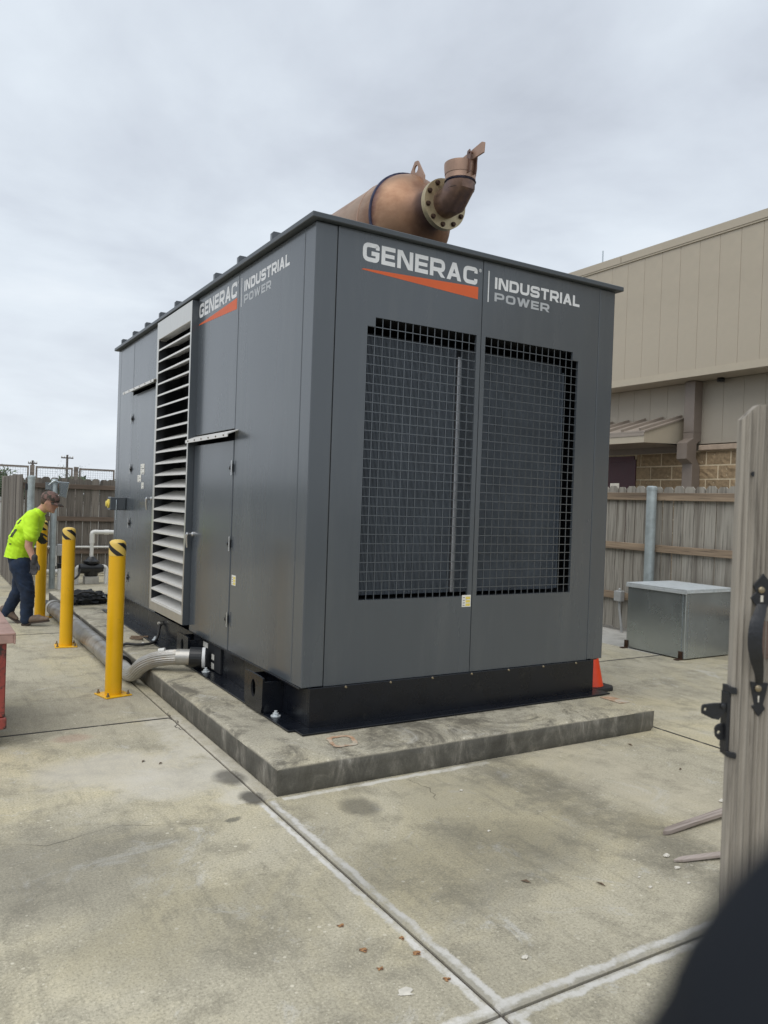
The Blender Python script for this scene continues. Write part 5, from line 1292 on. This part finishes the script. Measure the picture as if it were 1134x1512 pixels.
# body: one continuous skin surface
m_ = MB()
cone_blob(m_, Pp(-.12, .72, 0), Pp(-.105, .95, 0), .10, .105, 1.2); cone_blob(m_, Pp(-.105, .95, 0), Pp(-.01, 1.19, .02), .105, .095, 1.3); cone_blob(m_, Pp(-.01, 1.19, .02), neck0, .095, .055)
cone_blob(m_, neck0, neck1, .058, .055); 
hax = ((pu_*.94-gz*.34).normalized(), pd, (gz*.94+pu_*.34).normalized())      # head tipped forward
m_.ball(headc, (.095, .075, .115), 16, axes=hax); m_.ball(headc+hax[0]*.035-hax[2]*.055, (.058, .055, .062), 12, axes=hax)   # skull and jaw
m_.ball(headc+hax[0]*.10-hax[2]*.018, (.020, .012, .022), 8, axes=hax)            # nose
m_.ball(headc+hax[0]*.088-hax[2]*.062, (.014, .022, .010), 8, axes=hax)           # lips
m_.ball(headc+hax[0]*.082-hax[2]*.095, (.020, .026, .018), 8, axes=hax)           # chin
for sd2 in (-1, 1): m_.ball(headc+pd*.074*sd2-hax[0]*.008-hax[2]*.012, (.020, .010, .032), 8, axes=hax)   # ears
for a, b_, c, r0, r1, r2 in ((shR, elR, wrR, .052, .043, .030), (shL, elL, wrL, .052, .043, .030)):
    cone_blob(m_, a, b_, r0, r1); cone_blob(m_, b_, c, r1, r2)
for a, b_, c in ((hipR, knF, anF), (hipL, knB, anB)): cone_blob(m_, a, b_, .078, .055); cone_blob(m_, b_, c, .052, .036)
remeshed(m_, 'body', M_skin, wk, .011)
for sd2 in (-1, 1):
    MB().ball(headc+hax[0]*.082+pd*.030*sd2+hax[2]*.008, (.011, .013, .010), 8, axes=hax).build('eye', M_dark, wk)
# shirt
m_ = MB()
cone_blob(m_, Pp(-.150, .76, 0), Pp(-.105, .98, 0), .146, .143, 1.15); cone_blob(m_, Pp(-.105, .98, 0), Pp(-.035, 1.14, .02), .143, .138, 1.3); cone_blob(m_, Pp(-.035, 1.14, .02), Pp(.028, 1.245, .02), .138, .112, 1.5)
cone_blob(m_, Pp(.03, 1.27, .02), Pp(.098, 1.33, .02), .088, .062, 1.1)
cone_blob(m_, Pp(.050, 1.245, -.11), Pp(.075, 1.055, -.180), .088, .078); cone_blob(m_, Pp(-.01, 1.265, .13), Pp(-.165, 1.205, .225), .080, .066)
shirt = remeshed(m_, 'shirt', M_shirt, wk, .011, .008, 17, 2)
# cut the hem open on a slightly dipping line
bm = bmesh.new(); bm.from_mesh(shirt.data); hc_ = Pp(-.15, .785, 0)-WL[shirt.name]
bmesh.ops.bisect_plane(bm, geom=bm.verts[:]+bm.edges[:]+bm.faces[:], plane_co=hc_, plane_no=(-gz-pu_*.12), clear_outer=True); bm.to_mesh(shirt.data); bm.free()
for (s0, z0, w0, h0, rr) in ((-.155, 1.10, .035, .075, .5), (-.11, 1.195, .03, .018, .5), (-.215, .985, .03, .012, .5)):
    pass
# print on the back of the shirt: small dark emblem plates hugging the cloth
def on_shirt(s_, z, w_, h_, name='shirt_print'):
    dg = bpy.context.evaluated_depsgraph_get(); o_ = Pp(s_, z, -1.5); vs = []; nI, nJ = 6, 6
    for j in range(nJ+1):
        for i in range(nI+1):
            a = (i/nI-.5)*w_; c = (j/nJ-.5)*h_
            og = Pp(s_+a+c*.55, z+c, -1.5)-WL['shirt' if 'shirt' in WL else shirt.name]
            hit, loc, nn, _ = shirt.ray_cast(og, pd)
            if not hit: return
            vs.append(loc+WL[shirt.name]+nn*.003)
    fs = [(j*(nI+1)+i, j*(nI+1)+i+1, (j+1)*(nI+1)+i+1, (j+1)*(nI+1)+i) for j in range(nJ) for i in range(nI)]
    MB().add(vs, fs).build(name, M_shprint, shirt)
on_shirt(-.130, 1.075, .042, .095); on_shirt(-.07, 1.205, .022, .05); on_shirt(-.165, .95, .035, .014)
# jeans
m_ = MB()
cone_blob(m_, Pp(-.125, .79, 0), Pp(-.10, .68, 0), .128, .128, 1.15)
cone_blob(m_, hipR, knF, .112, .083); cone_blob(m_, knF, anF, .083, .070); cone_blob(m_, anF, Pp(.0, .075, -.06), .070, .068)
cone_blob(m_, hipL, knB, .110, .082); cone_blob(m_, knB, anB, .080, .064)
remeshed(m_, 'jeans', M_jean, wk, .011, .008, 19, 2)
# boots
def boot(an, toe, heel, lift):
    m_ = MB(); an, toe, heel = map(Vector, (an, toe, heel))
    cone_blob(m_, an, heel.lerp(toe, .22)+Vector((0, 0, .05)), .05, .048)
    cone_blob(m_, heel+Vector((0, 0, .048)), heel.lerp(toe, .55)+Vector((0, 0, .05)), .043, .046); cone_blob(m_, heel.lerp(toe, .5)+Vector((0, 0, .045)), toe+Vector((0, 0, .032)), .046, .024)
    b_ = remeshed(m_, 'boot', M_boot, wk, .009)
    t_ = (toe-heel).normalized(); s_ = Vector((-t_.y, t_.x, 0)).normalized(); up_ = s_.cross(t_)*-1
    up_ = t_.cross(s_) if t_.cross(s_).z > 0 else -t_.cross(s_)
    sl = MB(); sl.prism([(-.045, -.035), (.05, -.036), (.14, -.045), (.22, -.042), (.268, -.018), (.268, .018), (.22, .042), (.14, .045), (.05, .036), (-.045, .035)], heel-up_*.002, t_, s_, up_*.014)
    sl.prism([(-.045, -.035), (.04, -.035), (.04, .035), (-.045, .035)], heel-up_*.016, t_, s_, up_*.0135); sl.build('sole', M_sole, b_)
boot(anF, Pp(.245, .055, -.06), Pp(.005, .020, -.06), 0)
boot(anB, Pp(-.185, .020, .10), Pp(-.345, .115, .10), .1)
# gloves: palm and five separate fingers, slightly curled
def glove(wr, palm_dir, side, fw_):
    m_ = MB(); wr = Vector(wr); d = Vector(palm_dir).normalized(); f = Vector(fw_).normalized(); s_ = d.cross(f).normalized()*side
    cone_blob(m_, wr-d*.045, wr+d*.01, .037, .034)
    for k in (-1, 0, 1): cone_blob(m_, wr+d*.01+f*.022*k, wr+d*.075+f*.026*k, .022, .019, .9, 10)
    for k, ln in enumerate((.072, .082, .076, .060)):
        o_ = wr+d*.078+f*(.033-.022*k); c1 = o_+d*ln*.5+s_*.006; c2 = c1+d*ln*.42+s_*.028
        cone_blob(m_, o_, c1, .0115, .0105, 1, 10); cone_blob(m_, c1, c2, .0105, .009, 1, 10)
    t0 = wr+d*.02+f*.030; t1 = t0+d*.042+f*.030+s_*.012; t2 = t1+d*.034+f*.006+s_*.016
    cone_blob(m_, t0, t1, .014, .012, 1, 10); cone_blob(m_, t1, t2, .012, .010, 1, 10)
    return remeshed(m_, 'glove', M_glove, wk, .0055, smooth_it=1)
glove(wrR, Vector((0, 0, -1))+pu_*.02, 1, pu_)
glove(wrL, pu_*.6-gz*.8, -1, gz*.6+pu_*.8)
# cap
m_ = MB()
m_.ball(headc+hax[2]*.036-hax[0]*.006, (.110, .092, .094), 18, axes=hax)
capo = remeshed(m_, 'cap', M_capm, wk, .008, smooth_it=1)
bm = bmesh.new(); bm.from_mesh(capo.data); cl = (headc+hax[2]*.030)-WL[capo.name]
geom = bm.verts[:]+bm.edges[:]+bm.faces[:]; bmesh.ops.bisect_plane(bm, geom=geom, plane_co=cl, plane_no=-hax[2], clear_outer=True); bm.to_mesh(capo.data); bm.free()
m_ = MB(); vs = []; fs = []
for k in range(13):
    a = -1.15+2.3*k/12
    for rr, dz in ((.098, .0), (.150, -.010), (.178 if abs(a) < .8 else .165, -.028)):
        vs.append(headc+hax[2]*(.034+dz-.02*math.sin(a)**2)+hax[0]*(rr*math.cos(a)-.004)+pd*.80*min(rr, .115)*math.sin(a))
for k in range(12):
    for q in range(2): fs.append((k*3+q, k*3+q+1, (k+1)*3+q+1, (k+1)*3+q))
bmx = m_.add(vs, fs).build('cap_brim', M_capm, capo, smooth=True); md = bmx.modifiers.new('t', 'SOLIDIFY'); md.thickness = .005
m_ = MB(); m_.ball(headc-hax[0]*.022+hax[2]*.004, (.086, .083, .075), 16, axes=hax); hair = remeshed(m_, 'hair', M_hair, wk, .008, .003, 40, 1)
bm = bmesh.new(); bm.from_mesh(hair.data); cl = (headc-hax[0]*.012)-WL[hair.name]
bmesh.ops.bisect_plane(bm, geom=bm.verts[:]+bm.edges[:]+bm.faces[:], plane_co=cl, plane_no=(hax[0]+hax[2]*-.25).normalized(), clear_outer=True); bm.to_mesh(hair.data); bm.free()
MB().tube([headc+hax[0]*.088+pd*k*.018*1.0+hax[2]*.010-hax[0]*.02*abs(k/3)**2 for k in range(-3, 4)], .011, 8).build('sunglasses', M_blackp, wk)
